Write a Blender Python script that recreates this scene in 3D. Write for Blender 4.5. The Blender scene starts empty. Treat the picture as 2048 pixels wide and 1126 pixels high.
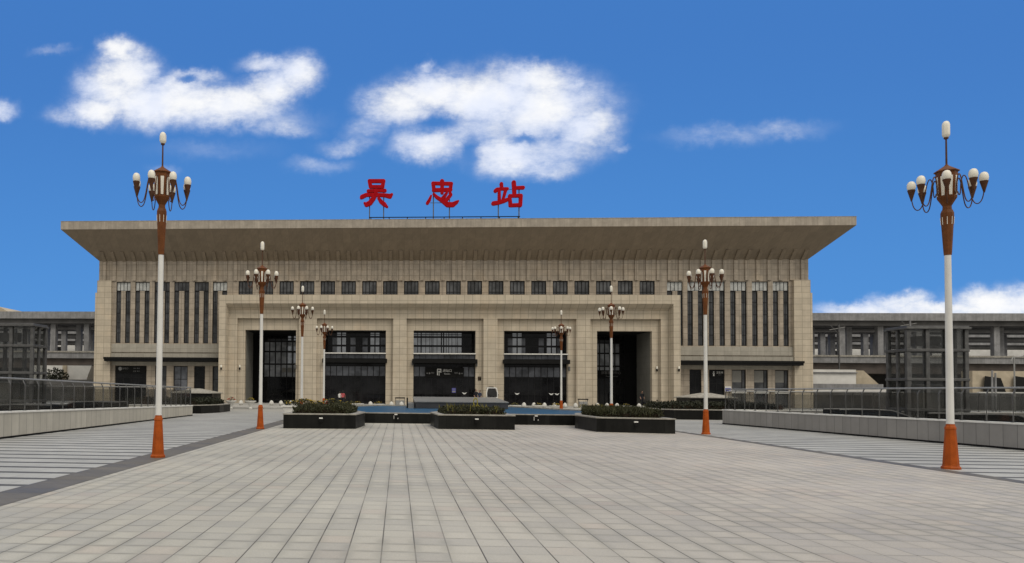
import bpy, bmesh, math, random
import numpy as np
from mathutils import Vector, Matrix
random.seed(7)
R_ = math.radians
scene = bpy.context.scene
col = scene.collection

# ------------------------------------------------------------------ camera
F_PX, CX, CY, PITCH, YAW, ROLL, EYE = 1500.2, 697.95, 736.45, .0292, .0655, .0087, 1.75
def _cam_rows():
    c, s = math.cos(-YAW), math.sin(-YAW)
    A = np.array([[c, -s, 0], [s, c, 0], [0, 0, 1]])
    c, s = math.cos(PITCH), math.sin(PITCH)
    B = np.array([[1, 0, 0], [0, c, s], [0, -s, c]])
    return B @ A
CR = _cam_rows()
_c, _s = math.cos(ROLL), math.sin(ROLL)
_right, _up, _fwd = _c*CR[0]+_s*CR[2], -_s*CR[0]+_c*CR[2], CR[1]
cam_d = bpy.data.cameras.new("Camera")
cam = bpy.data.objects.new("Camera", cam_d); col.objects.link(cam)
cam.matrix_world = Matrix(((_right[0], _up[0], -_fwd[0], 0), (_right[1], _up[1], -_fwd[1], 0),
                           (_right[2], _up[2], -_fwd[2], EYE), (0, 0, 0, 1)))
cam_d.sensor_width = 36; cam_d.lens = F_PX/2048*36
cam_d.shift_x = (1024-CX)/2048; cam_d.shift_y = (CY-563)/2048
cam_d.clip_start = .1; cam_d.clip_end = 6000
scene.camera = cam
def ray(px, py):                                  # survey helper: photo pixel -> world direction
    U = (px-CX)/F_PX; V = (py-CY)/F_PX
    u = _c*U+_s*V; v = -_s*U+_c*V
    return CR.T @ np.array([u, 1, -v])
def atY(px, py, Y):
    d = ray(px, py); t = Y/d[1]
    return (t*d[0], Y, EYE+t*d[2])
def XY(px, py, Y): return atY(px, py, Y)[0]
def ZY(px, py, Y): return atY(px, py, Y)[2]

# ------------------------------------------------------------------ world, sun, exposure
SUN_EL, SUN_AZ = R_(52), R_(150)                  # sun behind the camera, to the right, veiled by cloud
world = bpy.data.worlds.new("World"); scene.world = world; world.use_nodes = True
wn, wl = world.node_tree.nodes, world.node_tree.links
wn.clear()
def W(t, **k):
    n = wn.new(t)
    for a, b in k.items(): setattr(n, a, b)
    return n
def wmath(op, a, b=None, c=None, clamp=False):
    n = W('ShaderNodeMath', operation=op, use_clamp=clamp)
    for i, v in enumerate((a, b, c)):
        if v is None: continue
        if isinstance(v, (int, float)): n.inputs[i].default_value = v
        else: wl.new(v, n.inputs[i])
    return n.outputs[0]
def wsmooth(v, a, b):
    n = W('ShaderNodeMapRange', interpolation_type='SMOOTHSTEP')
    n.inputs[1].default_value = a; n.inputs[2].default_value = b
    wl.new(v, n.inputs[0]); return n.outputs[0]
def wmix(f, a, b):
    n = W('ShaderNodeMix', data_type='RGBA')
    for i, v in ((0, f), (6, a), (7, b)):
        if isinstance(v, (int, float)): n.inputs[i].default_value = v
        elif isinstance(v, tuple): n.inputs[i].default_value = (*v, 1)
        else: wl.new(v, n.inputs[i])
    return n.outputs[2]
STR = .1
def lum(c): return tuple(x/STR for x in c)
tc = W('ShaderNodeTexCoord'); sep = W('ShaderNodeSeparateXYZ'); wl.new(tc.outputs['Generated'], sep.inputs[0])
dx, dy, dz = sep.outputs
ysafe = wmath('MAXIMUM', dy, .05)
cu, cv = wmath('DIVIDE', dx, ysafe), wmath('DIVIDE', dz, ysafe)
cmb = W('ShaderNodeCombineXYZ'); wl.new(cu, cmb.inputs[0]); wl.new(cv, cmb.inputs[1])
def wnoise(scale, detail, rough, off=0.0, stretch=(1, 1, 1)):
    m = W('ShaderNodeMapping'); m.inputs['Location'].default_value = (off, off*.7, off*.3); m.inputs['Scale'].default_value = stretch
    wl.new(cmb.outputs[0], m.inputs[0])
    n = W('ShaderNodeTexNoise'); n.inputs['Scale'].default_value = scale; n.inputs['Detail'].default_value = detail; n.inputs['Roughness'].default_value = rough
    wl.new(m.outputs[0], n.inputs['Vector']); return n
# warped coordinates for ragged cloud outlines
def warp(src, scale, amp, off):
    n = wnoise(scale, 5, .6, off)
    sub = W('ShaderNodeVectorMath', operation='SUBTRACT'); sub.inputs[1].default_value = (.5, .5, .5); wl.new(n.outputs['Color'], sub.inputs[0])
    sc = W('ShaderNodeVectorMath', operation='SCALE'); sc.inputs['Scale'].default_value = amp; wl.new(sub.outputs[0], sc.inputs[0])
    ad = W('ShaderNodeVectorMath', operation='ADD'); wl.new(src, ad.inputs[0]); wl.new(sc.outputs[0], ad.inputs[1])
    return ad.outputs[0]
wc = warp(warp(warp(cmb.outputs[0], 7, .045, 3.1), 26, .022, 8.7), 80, .012, 2.2)
def blob(px, py, rx, ry, amp=1.0, rot=0):
    d = ray(px, py)
    m = W('ShaderNodeMapping', vector_type='TEXTURE')
    m.inputs['Location'].default_value = (d[0]/d[1], d[2]/d[1], 0)
    m.inputs['Rotation'].default_value = (0, 0, R_(rot))
    k = 1.0/F_PX*(1+(d[0]/d[1])**2*.35)
    m.inputs['Scale'].default_value = (rx*k, ry*k, 1)
    wl.new(wc, m.inputs[0])
    ln = W('ShaderNodeVectorMath', operation='LENGTH'); wl.new(m.outputs[0], ln.inputs[0])
    n = W('ShaderNodeMapRange', interpolation_type='SMOOTHSTEP')
    n.inputs[1].default_value = 1.8; n.inputs[2].default_value = .1; n.inputs[3].default_value = 0; n.inputs[4].default_value = amp
    wl.new(ln.outputs['Value'], n.inputs[0]); return n.outputs[0]
CLOUDS = [(235,106,34,24),(250,150,58,48),(200,215,62,30),(300,205,110,46),(375,208,100,44),(465,210,100,42),(545,178,62,40,1,25),
 (600,140,42,38),(545,128,62,20,.72),(215,175,58,44,.9),(330,190,110,40,.9),(385,153,58,16,.7),(545,250,80,20,.5),(165,225,62,22,.6),
 (804,207,72,46),(860,182,90,38),(980,195,125,56),(1100,215,115,62),(1175,245,62,46),(1067,160,90,32),(845,138,26,14,.6,20),
 (1150,165,36,16,.7),(862,292,72,32,.85),(1022,305,80,42,.95),(1085,330,75,24,.65),(940,262,130,40,.62),(1120,290,90,34,.6),(430,235,170,26,.6),(1240,290,22,10,.36),(740,255,50,25,.45),
 (0,215,36,20,.7),(105,107,42,9,.26),(640,325,60,18,.34),(700,285,60,18,.42),(1440,275,95,18,.34),(1560,264,75,16,.34),(330,345,30,12,.3),(420,300,120,20,.2),
 (1735,622,80,16,.9),(1800,612,50,18,.9),(1890,625,130,14,.95),(1990,608,62,24,1),(2090,600,70,26,1),(1920,640,240,14,1),(10,640,60,8,.5)]
HOLES = [(880,247,40,16,.42),(1055,278,26,10,.42),(947,300,18,34,.36),(372,156,20,7,.5)]
acc = None
for c_ in CLOUDS:
    b = blob(*c_); acc = b if acc is None else wmath('MAXIMUM', acc, b)
for h_ in HOLES: acc = wmath('SUBTRACT', acc, blob(*h_), clamp=True)
fb = wnoise(16, 10, .68, 1.3, (1, 1.6, 1)).outputs['Fac']
fb2 = wnoise(60, 6, .7, 4.4, (.55, 1.5, 1)).outputs['Fac']
edge = wmath('ADD', wmath('MULTIPLY', wmath('SUBTRACT', fb, .5), 1.05), wmath('MULTIPLY', wmath('SUBTRACT', fb2, .5), .42))
soft = wsmooth(acc, 0, .55)
dens = wsmooth(wmath('ADD', wmath('MULTIPLY', acc, .95), wmath('MULTIPLY', edge, soft)), .0, 1.08)
dens = wmath('MAXIMUM', dens, wmath('MULTIPLY', wsmooth(wmath('ADD', acc, wmath('MULTIPLY', edge, .5)), .55, 1.0), .96))
# clear blue over the station; Sky Texture supplies part of the gradient
sky = W('ShaderNodeTexSky', sky_type='NISHITA', sun_disc=False, sun_elevation=SUN_EL, sun_rotation=SUN_AZ, altitude=1500, air_density=1.0, dust_density=.2, ozone_density=4)
grad = wmix(wsmooth(cv, .02, .5), lum((.076, .285, .70)), lum((.056, .203, .57)))
blue = wmix(.06, grad, sky.outputs[0])
cloudcol = wmix(wsmooth(wnoise(14, 4, .5, 5.5).outputs['Fac'], .35, .65), lum((.82, .87, 1.0)), lum((1.0, 1.0, 1.0)))
front = wmix(dens, blue, cloudcol)
# cloud sheet added out of view, overhead and behind the camera, as neutral fill
sheet_n = W('ShaderNodeTexNoise'); sheet_n.inputs['Scale'].default_value = 2.2; sheet_n.inputs['Detail'].default_value = 5
wl.new(tc.outputs['Generated'], sheet_n.inputs['Vector'])
sheet = wmix(wsmooth(sheet_n.outputs['Fac'], .35, .7), lum((.86, .82, .74)), lum((1.20, 1.15, 1.05)))
low = wmix(wsmooth(dz, .02, .35), lum((.26, .26, .25)), sheet)
sfac = wsmooth(wmath('SUBTRACT', dy, wmath('MULTIPLY', dz, .55)), .18, .36)
allsky = wmix(sfac, low, front)
bg = W('ShaderNodeBackground'); bg.inputs['Strength'].default_value = STR; wl.new(allsky, bg.inputs['Color'])
out = W('ShaderNodeOutputWorld'); wl.new(bg.outputs[0], out.inputs['Surface'])
try: world.cycles.sampling_method = 'MANUAL'; world.cycles.sample_map_resolution = 512
except Exception: pass
sd = bpy.data.lights.new("Sun", 'SUN'); sd.energy = 1.35; sd.angle = R_(22); sd.color = (1, .93, .82)
sun = bpy.data.objects.new("Sun", sd); col.objects.link(sun)
sv = Vector((math.sin(SUN_AZ)*math.cos(SUN_EL), math.cos(SUN_AZ)*math.cos(SUN_EL), math.sin(SUN_EL)))
sun.rotation_euler = sv.to_track_quat('Z', 'Y').to_euler()
vs = scene.view_settings; vs.view_transform = 'Standard'; vs.look = 'None'; vs.exposure = 0; vs.gamma = 1; vs.use_curve_mapping = False
scene.render.engine = 'CYCLES'; scene.cycles.max_bounces = 6; scene.cycles.transparent_max_bounces = 12
scene.cycles.use_denoising = True

# ------------------------------------------------------------------ materials
class NT:
    def __init__(s, name):
        s.m = bpy.data.materials.new(name); s.m.use_nodes = True
        s.n, s.l = s.m.node_tree.nodes, s.m.node_tree.links
        s.p = s.n['Principled BSDF']
        t = s.n.new('ShaderNodeTexCoord'); s.obj = t.outputs['Object']
        g = s.n.new('ShaderNodeNewGeometry'); s.pos = g.outputs['Position']; s.nor = g.outputs['Normal']
    def lk(s, v, sock):
        if isinstance(v, (int, float)): sock.default_value = v
        elif isinstance(v, tuple): sock.default_value = (*v, 1) if len(v) == 3 else v
        else: s.l.new(v, sock)
    def math(s, op, a, b=None, c=None, clamp=False):
        n = s.n.new('ShaderNodeMath'); n.operation = op; n.use_clamp = clamp
        for i, v in enumerate((a, b, c)):
            if v is not None: s.lk(v, n.inputs[i])
        return n.outputs[0]
    def noise(s, scale, detail=4, rough=.55, vec=None, col=False):
        n = s.n.new('ShaderNodeTexNoise'); n.inputs['Scale'].default_value = scale; n.inputs['Detail'].default_value = detail; n.inputs['Roughness'].default_value = rough
        s.l.new(vec or s.pos, n.inputs['Vector']); return n.outputs['Color' if col else 'Fac']
    def ramp(s, v, a, b, lo=0., hi=1.):
        n = s.n.new('ShaderNodeMapRange'); n.interpolation_type = 'SMOOTHSTEP'
        for i, x in ((1, a), (2, b), (3, lo), (4, hi)): n.inputs[i].default_value = x
        s.l.new(v, n.inputs[0]); return n.outputs[0]
    def mix(s, f, a, b, mode='MIX'):
        n = s.n.new('ShaderNodeMix'); n.data_type = 'RGBA'; n.blend_type = mode
        s.lk(f, n.inputs[0]); s.lk(a, n.inputs[6]); s.lk(b, n.inputs[7]); return n.outputs[2]
    def sep(s, v):
        n = s.n.new('ShaderNodeSeparateXYZ'); s.l.new(v, n.inputs[0]); return n.outputs
    def comb(s, *v):
        n = s.n.new('ShaderNodeCombineXYZ')
        for i, x in enumerate(v): s.lk(x, n.inputs[i])
        return n.outputs[0]
    def white(s, vec):
        n = s.n.new('ShaderNodeTexWhiteNoise'); n.noise_dimensions = '3D'; s.l.new(vec, n.inputs['Vector']); return n.outputs['Value']
    def bump(s, h, strength=.3, dist=.02):
        n = s.n.new('ShaderNodeBump'); n.inputs['Strength'].default_value = strength; n.inputs['Distance'].default_value = dist
        s.l.new(h, n.inputs['Height']); s.l.new(n.outputs[0], s.p.inputs['Normal'])
    def done(s, colr, rough=.7, spec=.4, metal=0.):
        s.lk(colr, s.p.inputs['Base Color']); s.lk(rough, s.p.inputs['Roughness'])
        s.p.inputs['Specular IOR Level'].default_value = spec; s.p.inputs['Metallic'].default_value = metal
        return s.m
def paint(name, c, rough=.5, spec=.4, metal=0., var=.18, scale=3., fine=40, bump=.1):
    t = NT(name)
    f = t.math('ADD', t.math('MULTIPLY', t.noise(scale, 5), .7), t.math('MULTIPLY', t.noise(fine, 3), .3))
    k = t.ramp(f, .3, .7)
    a = tuple(x*(1-var) for x in c); b = tuple(min(1, x*(1+var)) for x in c)
    if bump: t.bump(t.noise(fine, 3), bump, .01)
    r = t.math('ADD', t.math('MULTIPLY', f, .25), rough-.12)
    return t.done(t.mix(k, a, b), r, spec, metal)
def panels(name, c, size, joint=.012, jcol=.55, var=.1, rough=.6, spec=.35, stain=.12, warm=None, jw_soft=.01):
    """stone cladding: joints on x,y,z multiples of size; a tint for every panel"""
    t = NT(name)
    P, N = t.sep(t.pos), t.sep(t.nor)
    cells, line = [], None
    for i in range(3):
        q = t.math('DIVIDE', t.math('ADD', P[i], 100.137), size[i])
        cells.append(t.math('FLOOR', q))
        fr = t.math('FRACT', q)
        d = t.math('MULTIPLY', t.math('MINIMUM', fr, t.math('SUBTRACT', 1., fr)), size[i])
        ln = t.ramp(d, joint*.5, joint*.5+jw_soft, 1, 0)
        facing = t.ramp(t.math('ABSOLUTE', N[i]), .6, .8, 1, 0)
        ln = t.math('MULTIPLY', ln, facing)
        cells[i] = t.math('MULTIPLY', cells[i], facing)
        line = ln if line is None else t.math('MAXIMUM', line, ln)
    rnd = t.white(t.comb(*cells))
    k = t.math('ADD', 1-var, t.math('MULTIPLY', rnd, 2*var))
    base = t.mix(1., c, t.comb(k, k, k), 'MULTIPLY')
    if warm: base = t.mix(t.ramp(t.noise(.35, 4, .6), .5, .72, 0, .8), base, warm)
    st = t.ramp(t.noise(1.1, 6, .65), .3, .75, 1-stain, 1+stain*.5)
    base = t.mix(1., base, t.comb(st, st, st), 'MULTIPLY')
    streak = t.noise(1., 5, .6, t.comb(t.math('MULTIPLY', t.math('ADD', P[0], P[1]), 3.2), 0., t.math('MULTIPLY', P[2], .18)))
    sk = t.ramp(streak, .35, .7, 1-stain*.8, 1.)
    base = t.mix(1., base, t.comb(sk, sk, sk), 'MULTIPLY')
    dark = tuple(x*jcol for x in c)
    base = t.mix(t.math('MULTIPLY', line, .85), base, dark)
    t.bump(t.math('ADD', t.math('MULTIPLY', line, -1.), t.math('MULTIPLY', t.noise(60, 3), .15)), .3, .01)
    return t.done(base, t.math('ADD', rough-.1, t.math('MULTIPLY', rnd, .2)), spec)
def glass_opaque(name, c, rough=.06, spec=.5, var=.5):
    t = NT(name)
    k = t.ramp(t.noise(.8, 3), .3, .7)
    t.bump(t.noise(.9, 2), .03, .05)
    return t.done(t.mix(k, tuple(x*(1-var) for x in c), tuple(x*(1+var) for x in c)), rough, spec)
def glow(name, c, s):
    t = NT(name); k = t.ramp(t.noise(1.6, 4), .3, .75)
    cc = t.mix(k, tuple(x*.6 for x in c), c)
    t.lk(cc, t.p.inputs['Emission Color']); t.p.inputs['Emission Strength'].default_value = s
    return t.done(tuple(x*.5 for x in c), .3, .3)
M = {}
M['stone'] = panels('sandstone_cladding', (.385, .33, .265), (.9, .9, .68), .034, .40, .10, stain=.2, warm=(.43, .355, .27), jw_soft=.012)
M['fascia'] = panels('fascia_panels', (.37, .325, .27), (.6, .6, 9.), .018, .6, .07, stain=.2)
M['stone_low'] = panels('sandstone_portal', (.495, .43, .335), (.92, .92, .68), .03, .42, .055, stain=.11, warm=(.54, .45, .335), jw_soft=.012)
M['stone_grey'] = panels('sandstone_grey', (.36, .335, .285), (.9, .9, .68), .02, .55, .07)
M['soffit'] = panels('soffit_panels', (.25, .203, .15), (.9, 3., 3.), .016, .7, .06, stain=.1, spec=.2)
M['black_granite'] = panels('black_granite', (.012, .012, .011), (1.15, 1.15, 3.), .012, .4, .3, .42, .16, .5)
M['granite_cap'] = paint('granite_cap', (.27, .255, .225), .5, .4, 0, .3, 4)
M['wall_tile'] = panels('pale_wall_tile', (.48, .455, .395), (.52, .52, 5.), .014, .4, .07, .5, .4, .1)
M['wall_tile_grey'] = panels('grey_wall_tile', (.27, .258, .245), (.52, .52, 5.), .014, .4, .07, .5, .4, .1)
M['plinth'] = panels('plinth_granite', (.36, .355, .34), (.6, .6, .3), .012, .5, .1)
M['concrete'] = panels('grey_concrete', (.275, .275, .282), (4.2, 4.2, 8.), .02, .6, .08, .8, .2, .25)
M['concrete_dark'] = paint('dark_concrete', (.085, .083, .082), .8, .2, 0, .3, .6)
M['brown_band'] = paint('brown_band', (.075, .062, .055), .7, .3, 0, .3, .8)
M['white_wall'] = paint('whitewashed_wall', (.62, .61, .585), .75, .25, 0, .14, .7)
M['beige'] = paint('beige_render', (.42, .36, .27), .75, .25, 0, .2, 1.)
M['frame'] = paint('dark_window_frame', (.008, .008, .009), .5, .2, 0, .3)
M['black'] = paint('black_metal', (.007, .007, .007), .6, .12, 0, .3)
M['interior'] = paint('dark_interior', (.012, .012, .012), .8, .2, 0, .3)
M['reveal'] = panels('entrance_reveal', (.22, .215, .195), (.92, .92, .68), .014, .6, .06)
M['glass'] = glass_opaque('window_glass', (.050, .052, .056), .05, .5)
M['glass_upper'] = glass_opaque('upper_window_glass', (.070, .073, .078), .05, .5)
M['glass_hall'] = glass_opaque('hall_glass', (.30, .315, .34), .12, .4)
M['glass_door'] = glass_opaque('dark_door_glass', (.008, .008, .009), .05, .28)
M['glass_blue'] = glass_opaque('transom_glass', (.10, .106, .122), .08, .4)
M['glass_pale'] = paint('pale_skylit_glass', (.42, .43, .42), .4, .4, 0, .25, 2)  # sky brightness through the glass is put into this pale colour
M['blind'] = paint('grey_blind', (.19, .185, .17), .6, .3, 0, .12, 2)
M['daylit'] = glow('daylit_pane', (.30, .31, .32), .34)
M['white_paint'] = paint('white_lamp_paint', (.60, .595, .575), .42, .35, 0, .07, 1.5)
M['orange'] = paint('orange_lamp_paint', (.31, .062, .007), .5, .14, 0, .18, 5)
M['brown'] = paint('brown_lamp_paint', (.125, .043, .012), .5, .16, 0, .25, 6)
M['dark_brown'] = paint('dark_brown_metal', (.075, .032, .016), .5, .2, 0, .3, 8)
M['globe'] = paint('opal_glass', (.69, .66, .58), .3, .35, 0, .06, 6)
M['steel'] = paint('brushed_steel', (.26, .26, .255), .5, .4, .3, .2, 12)
M['steel_dark'] = paint('weathered_steel', (.10, .10, .10), .45, .5, .5, .3, 6)
M['lift_frame'] = paint('lift_frame_steel', (.10, .10, .10), .45, .4, .3, .3, 4)
M['red'] = paint('red_sign_enamel', (.34, .003, .008), .55, .06, 0, .2, 2)
M['blue_pool'] = paint('blue_pool_paint', (.009, .066, .145), .4, .2, 0, .22, .5)
M['slab'] = paint('fountain_slab', (.155, .16, .165), .4, .4, 0, .16, .8)
M['slab_dark'] = paint('fountain_slab_side', (.035, .036, .042), .4, .4, 0, .25, .8)
M['bollard'] = paint('pale_stone', (.50, .49, .46), .7, .3, 0, .16, 6)
M['pot_white'] = paint('white_plaster', (.66, .65, .62), .6, .3, 0, .1, 4)
M['soil'] = paint('dark_soil', (.025, .018, .012), .9, .1, 0, .4, 20)
M['skin'] = paint('skin', (.42, .25, .18), .6, .3, 0, .08)
M['hair'] = paint('black_hair', (.012, .010, .009), .5, .3, 0, .3)
M['shoe'] = paint('dark_shoes', (.02, .018, .018), .6, .3, 0, .2)
M['cloth_white'] = paint('white_cloth', (.66, .66, .64), .8, .2, 0, .08)
M['cloth_red'] = paint('red_cloth', (.42, .09, .10), .8, .2, 0, .15)
M['cloth_dark'] = paint('dark_cloth', (.018, .019, .024), .85, .2, 0, .3)
M['cloth_blue'] = paint('navy_cloth', (.03, .04, .075), .85, .2, 0, .2)
M['sign_white'] = paint('white_lettering', (.62, .62, .60), .5, .3, 0, .05)
M['sign_dim'] = paint('dim_lettering', (.20, .20, .20), .5, .3, 0, .1)
M['poster_blue'] = paint('blue_notice', (.07, .07, .28), .5, .4, 0, .1)
M['yellow'] = paint('yellow_petals', (.36, .25, .03), .7, .2, 0, .25, 30)
M['orange_flower'] = paint('orange_petals', (.50, .16, .03), .7, .2, 0, .25, 30)
M['pink'] = paint('pink_petals', (.50, .17, .16), .7, .2, 0, .25, 30)
M['brown_plaque'] = paint('brown_plaque', (.09, .05, .02), .5, .4, 0, .2)
M['rubber'] = paint('rubber', (.02, .02, .02), .8, .2, 0, .2)
M['red_disc'] = paint('red_disc', (.50, .02, .015), .4, .4, 0, .1)
def leafmat(name, dark, light):
    t = NT(name)
    k = t.ramp(t.noise(2.2, 4), .3, .7)
    k2 = t.ramp(t.noise(30, 2), .3, .7)
    c = t.mix(k, dark, light); c = t.mix(t.math('MULTIPLY', k2, .5), c, tuple(x*1.6 for x in light))
    t.p.inputs['Subsurface Weight'].default_value = 0
    return t.done(c, .65, .25)
M['leaf'] = leafmat('hedge_leaf', (.013, .0145, .006), (.031, .032, .012))
M['leaf_dark'] = leafmat('dark_hedge_leaf', (.010, .012, .007), (.022, .024, .013))
M['ring_yellow'] = leafmat('yellow_ring_leaf', (.12, .11, .015), (.30, .25, .03))
M['leaf_yellow'] = leafmat('yellowish_leaf', (.05, .05, .012), (.15, .13, .025))
def rail_glass(name, ca, cb):
    t = NT(name)
    tr = t.n.new('ShaderNodeBsdfTransparent'); k = t.ramp(t.noise(.35, 4), .3, .7)
    t.l.new(t.mix(k, ca, cb), tr.inputs['Color'])
    gl = t.n.new('ShaderNodeBsdfGlossy'); gl.inputs['Roughness'].default_value = .08; gl.inputs['Color'].default_value = (.6, .6, .6, 1)
    df = t.n.new('ShaderNodeBsdfDiffuse'); df.inputs['Color'].default_value = (.06, .06, .06, 1)
    m0 = t.n.new('ShaderNodeMixShader'); m0.inputs[0].default_value = .07; t.l.new(tr.outputs[0], m0.inputs[1]); t.l.new(df.outputs[0], m0.inputs[2])
    m1 = t.n.new('ShaderNodeMixShader'); m1.inputs[0].default_value = .05; t.l.new(m0.outputs[0], m1.inputs[1]); t.l.new(gl.outputs[0], m1.inputs[2])
    t.l.new(m1.outputs[0], t.n['Material Output'].inputs['Surface'])
    return t.m
M['rail_glass'] = rail_glass('tinted_rail_glass', (.76,.765,.76), (.85,.855,.85))
M['lift_glass'] = rail_glass('lift_glass', (.84,.845,.84), (.91,.915,.91))
def paving():
    t = NT('plaza_paving'); P = t.sep(t.pos)
    w, h = .3635, .41
    qx = t.math('DIVIDE', t.math('ADD', P[0], 50.0-.035), w); ix = t.math('FLOOR', qx); fx = t.math('FRACT', qx)
    off = t.math('MULTIPLY', t.white(t.comb(t.math('FLOOR', t.math('DIVIDE', ix, 3.)), 1., 2.)), .12)
    qy = t.math('ADD', t.math('DIVIDE', t.math('ADD', P[1], 50.), h), off); iy = t.math('FLOOR', qy); fy = t.math('FRACT', qy)
    ddx = t.math('MULTIPLY', t.math('MINIMUM', fx, t.math('SUBTRACT', 1., fx)), w)
    ddy = t.math('MULTIPLY', t.math('MINIMUM', fy, t.math('SUBTRACT', 1., fy)), h)
    lx = t.math('MULTIPLY', t.ramp(ddx, .004, .011, 1, 0), t.math('MULTIPLY', t.ramp(t.noise(.7, 3), .3, .6, .5, 1.), t.ramp(t.white(t.comb(t.math('FLOOR', t.math('ADD', qx, .5)), 3., 9.)), 0., .8, .55, 1.)))
    ly = t.math('MULTIPLY', t.ramp(ddy, .004, .012, 1, 0), t.ramp(t.noise(1.3, 4), .35, .65, .12, .85))
    grime = t.math('MULTIPLY', t.ramp(t.math('MINIMUM', ddx, t.math('MULTIPLY', ddy, 1.3)), .0, .13, 1, 0), t.ramp(t.noise(.45, 5, .65), .38, .66, .08, 1.))
    rnd = t.white(t.comb(ix, iy, 0.))
    side = t.ramp(P[0], -2., 7., 0, 1)
    base = t.mix(side, (.392, .379, .338), (.392, .366, .336))
    base = t.mix(t.math('MULTIPLY', t.ramp(t.noise(.22, 5, .6), .5, .68), .22), base, (.40, .335, .29))
    base = t.mix(t.math('MULTIPLY', t.ramp(t.white(t.comb(iy, ix, 5.)), .90, .97), .25), base, (.42, .34, .295))
    k = t.math('ADD', .945, t.math('MULTIPLY', rnd, .11)); base = t.mix(1., base, t.comb(k, k, k), 'MULTIPLY')
    st = t.ramp(t.noise(.16, 6, .62), .3, .7, .87, 1.08); base = t.mix(1., base, t.comb(st, st, st), 'MULTIPLY')
    gr = t.ramp(t.noise(55, 4, .7), .25, .75, .90, 1.10); base = t.mix(1., base, t.comb(gr, gr, gr), 'MULTIPLY')
    base = t.mix(t.math('MULTIPLY', grime, .62), base, (.23, .225, .20))
    base = t.mix(t.math('MAXIMUM', lx, ly), base, (.085, .08, .068))
    t.bump(t.math('SUBTRACT', t.math('MULTIPLY', t.noise(40, 4, .7), .3), t.math('MAXIMUM', lx, ly)), .35, .008)
    return t.done(base, t.math('ADD', .55, t.math('MULTIPLY', rnd, .2)), .35)
M['paving'] = paving()
def striped():
    t = NT('striped_paving'); P = t.sep(t.pos)
    q = t.math('ADD', P[1], 50.05-.06); f = t.math('FRACT', q)
    d = t.math('MINIMUM', f, t.math('SUBTRACT', 1., f))
    stripe = t.ramp(d, .125, .135, 1, 0)
    q2 = t.math('FRACT', t.math('MULTIPLY', q, 2.)); 
    jx = t.math('FRACT', t.math('DIVIDE', t.math('ADD', P[0], 40.), .5)); jd = t.math('MULTIPLY', t.math('MINIMUM', jx, t.math('SUBTRACT', 1., jx)), .5)
    jd2 = t.math('MULTIPLY', t.math('MINIMUM', q2, t.math('SUBTRACT', 1., q2)), .5)
    j = t.math('MAXIMUM', t.ramp(jd, .003, .009, 1, 0), t.math('MULTIPLY', t.ramp(jd2, .003, .009, 1, 0), .6))
    rnd = t.white(t.comb(t.math('FLOOR', t.math('DIVIDE', t.math('ADD', P[0], 40.), .5)), t.math('FLOOR', t.math('MULTIPLY', q, 2.)), 0.))
    base = t.mix(rnd, (.34, .342, .332), (.39, .392, .38))
    base = t.mix(stripe, base, t.mix(rnd, (.062, .061, .058), (.09, .088, .085)))
    st = t.ramp(t.noise(.3, 6, .62), .3, .7, .84, 1.06); base = t.mix(1., base, t.comb(st, st, st), 'MULTIPLY')
    gr = t.ramp(t.noise(50, 4, .7), .25, .75, .92, 1.08); base = t.mix(1., base, t.comb(gr, gr, gr), 'MULTIPLY')
    base = t.mix(t.math('MULTIPLY', j, .6), base, (.16, .155, .15))
    t.bump(t.noise(40, 4, .7), .15, .006)
    return t.done(base, .65, .35)
M['striped'] = striped()
M['band'] = panels('dark_band_stone', (.125, .115, .10), (.8, .6, 1.), .008, .5, .12)
M['ground'] = panels('plain_ground', (.32, .315, .298), (1.2, 1.2, 1.), .012, .7, .06)

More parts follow.
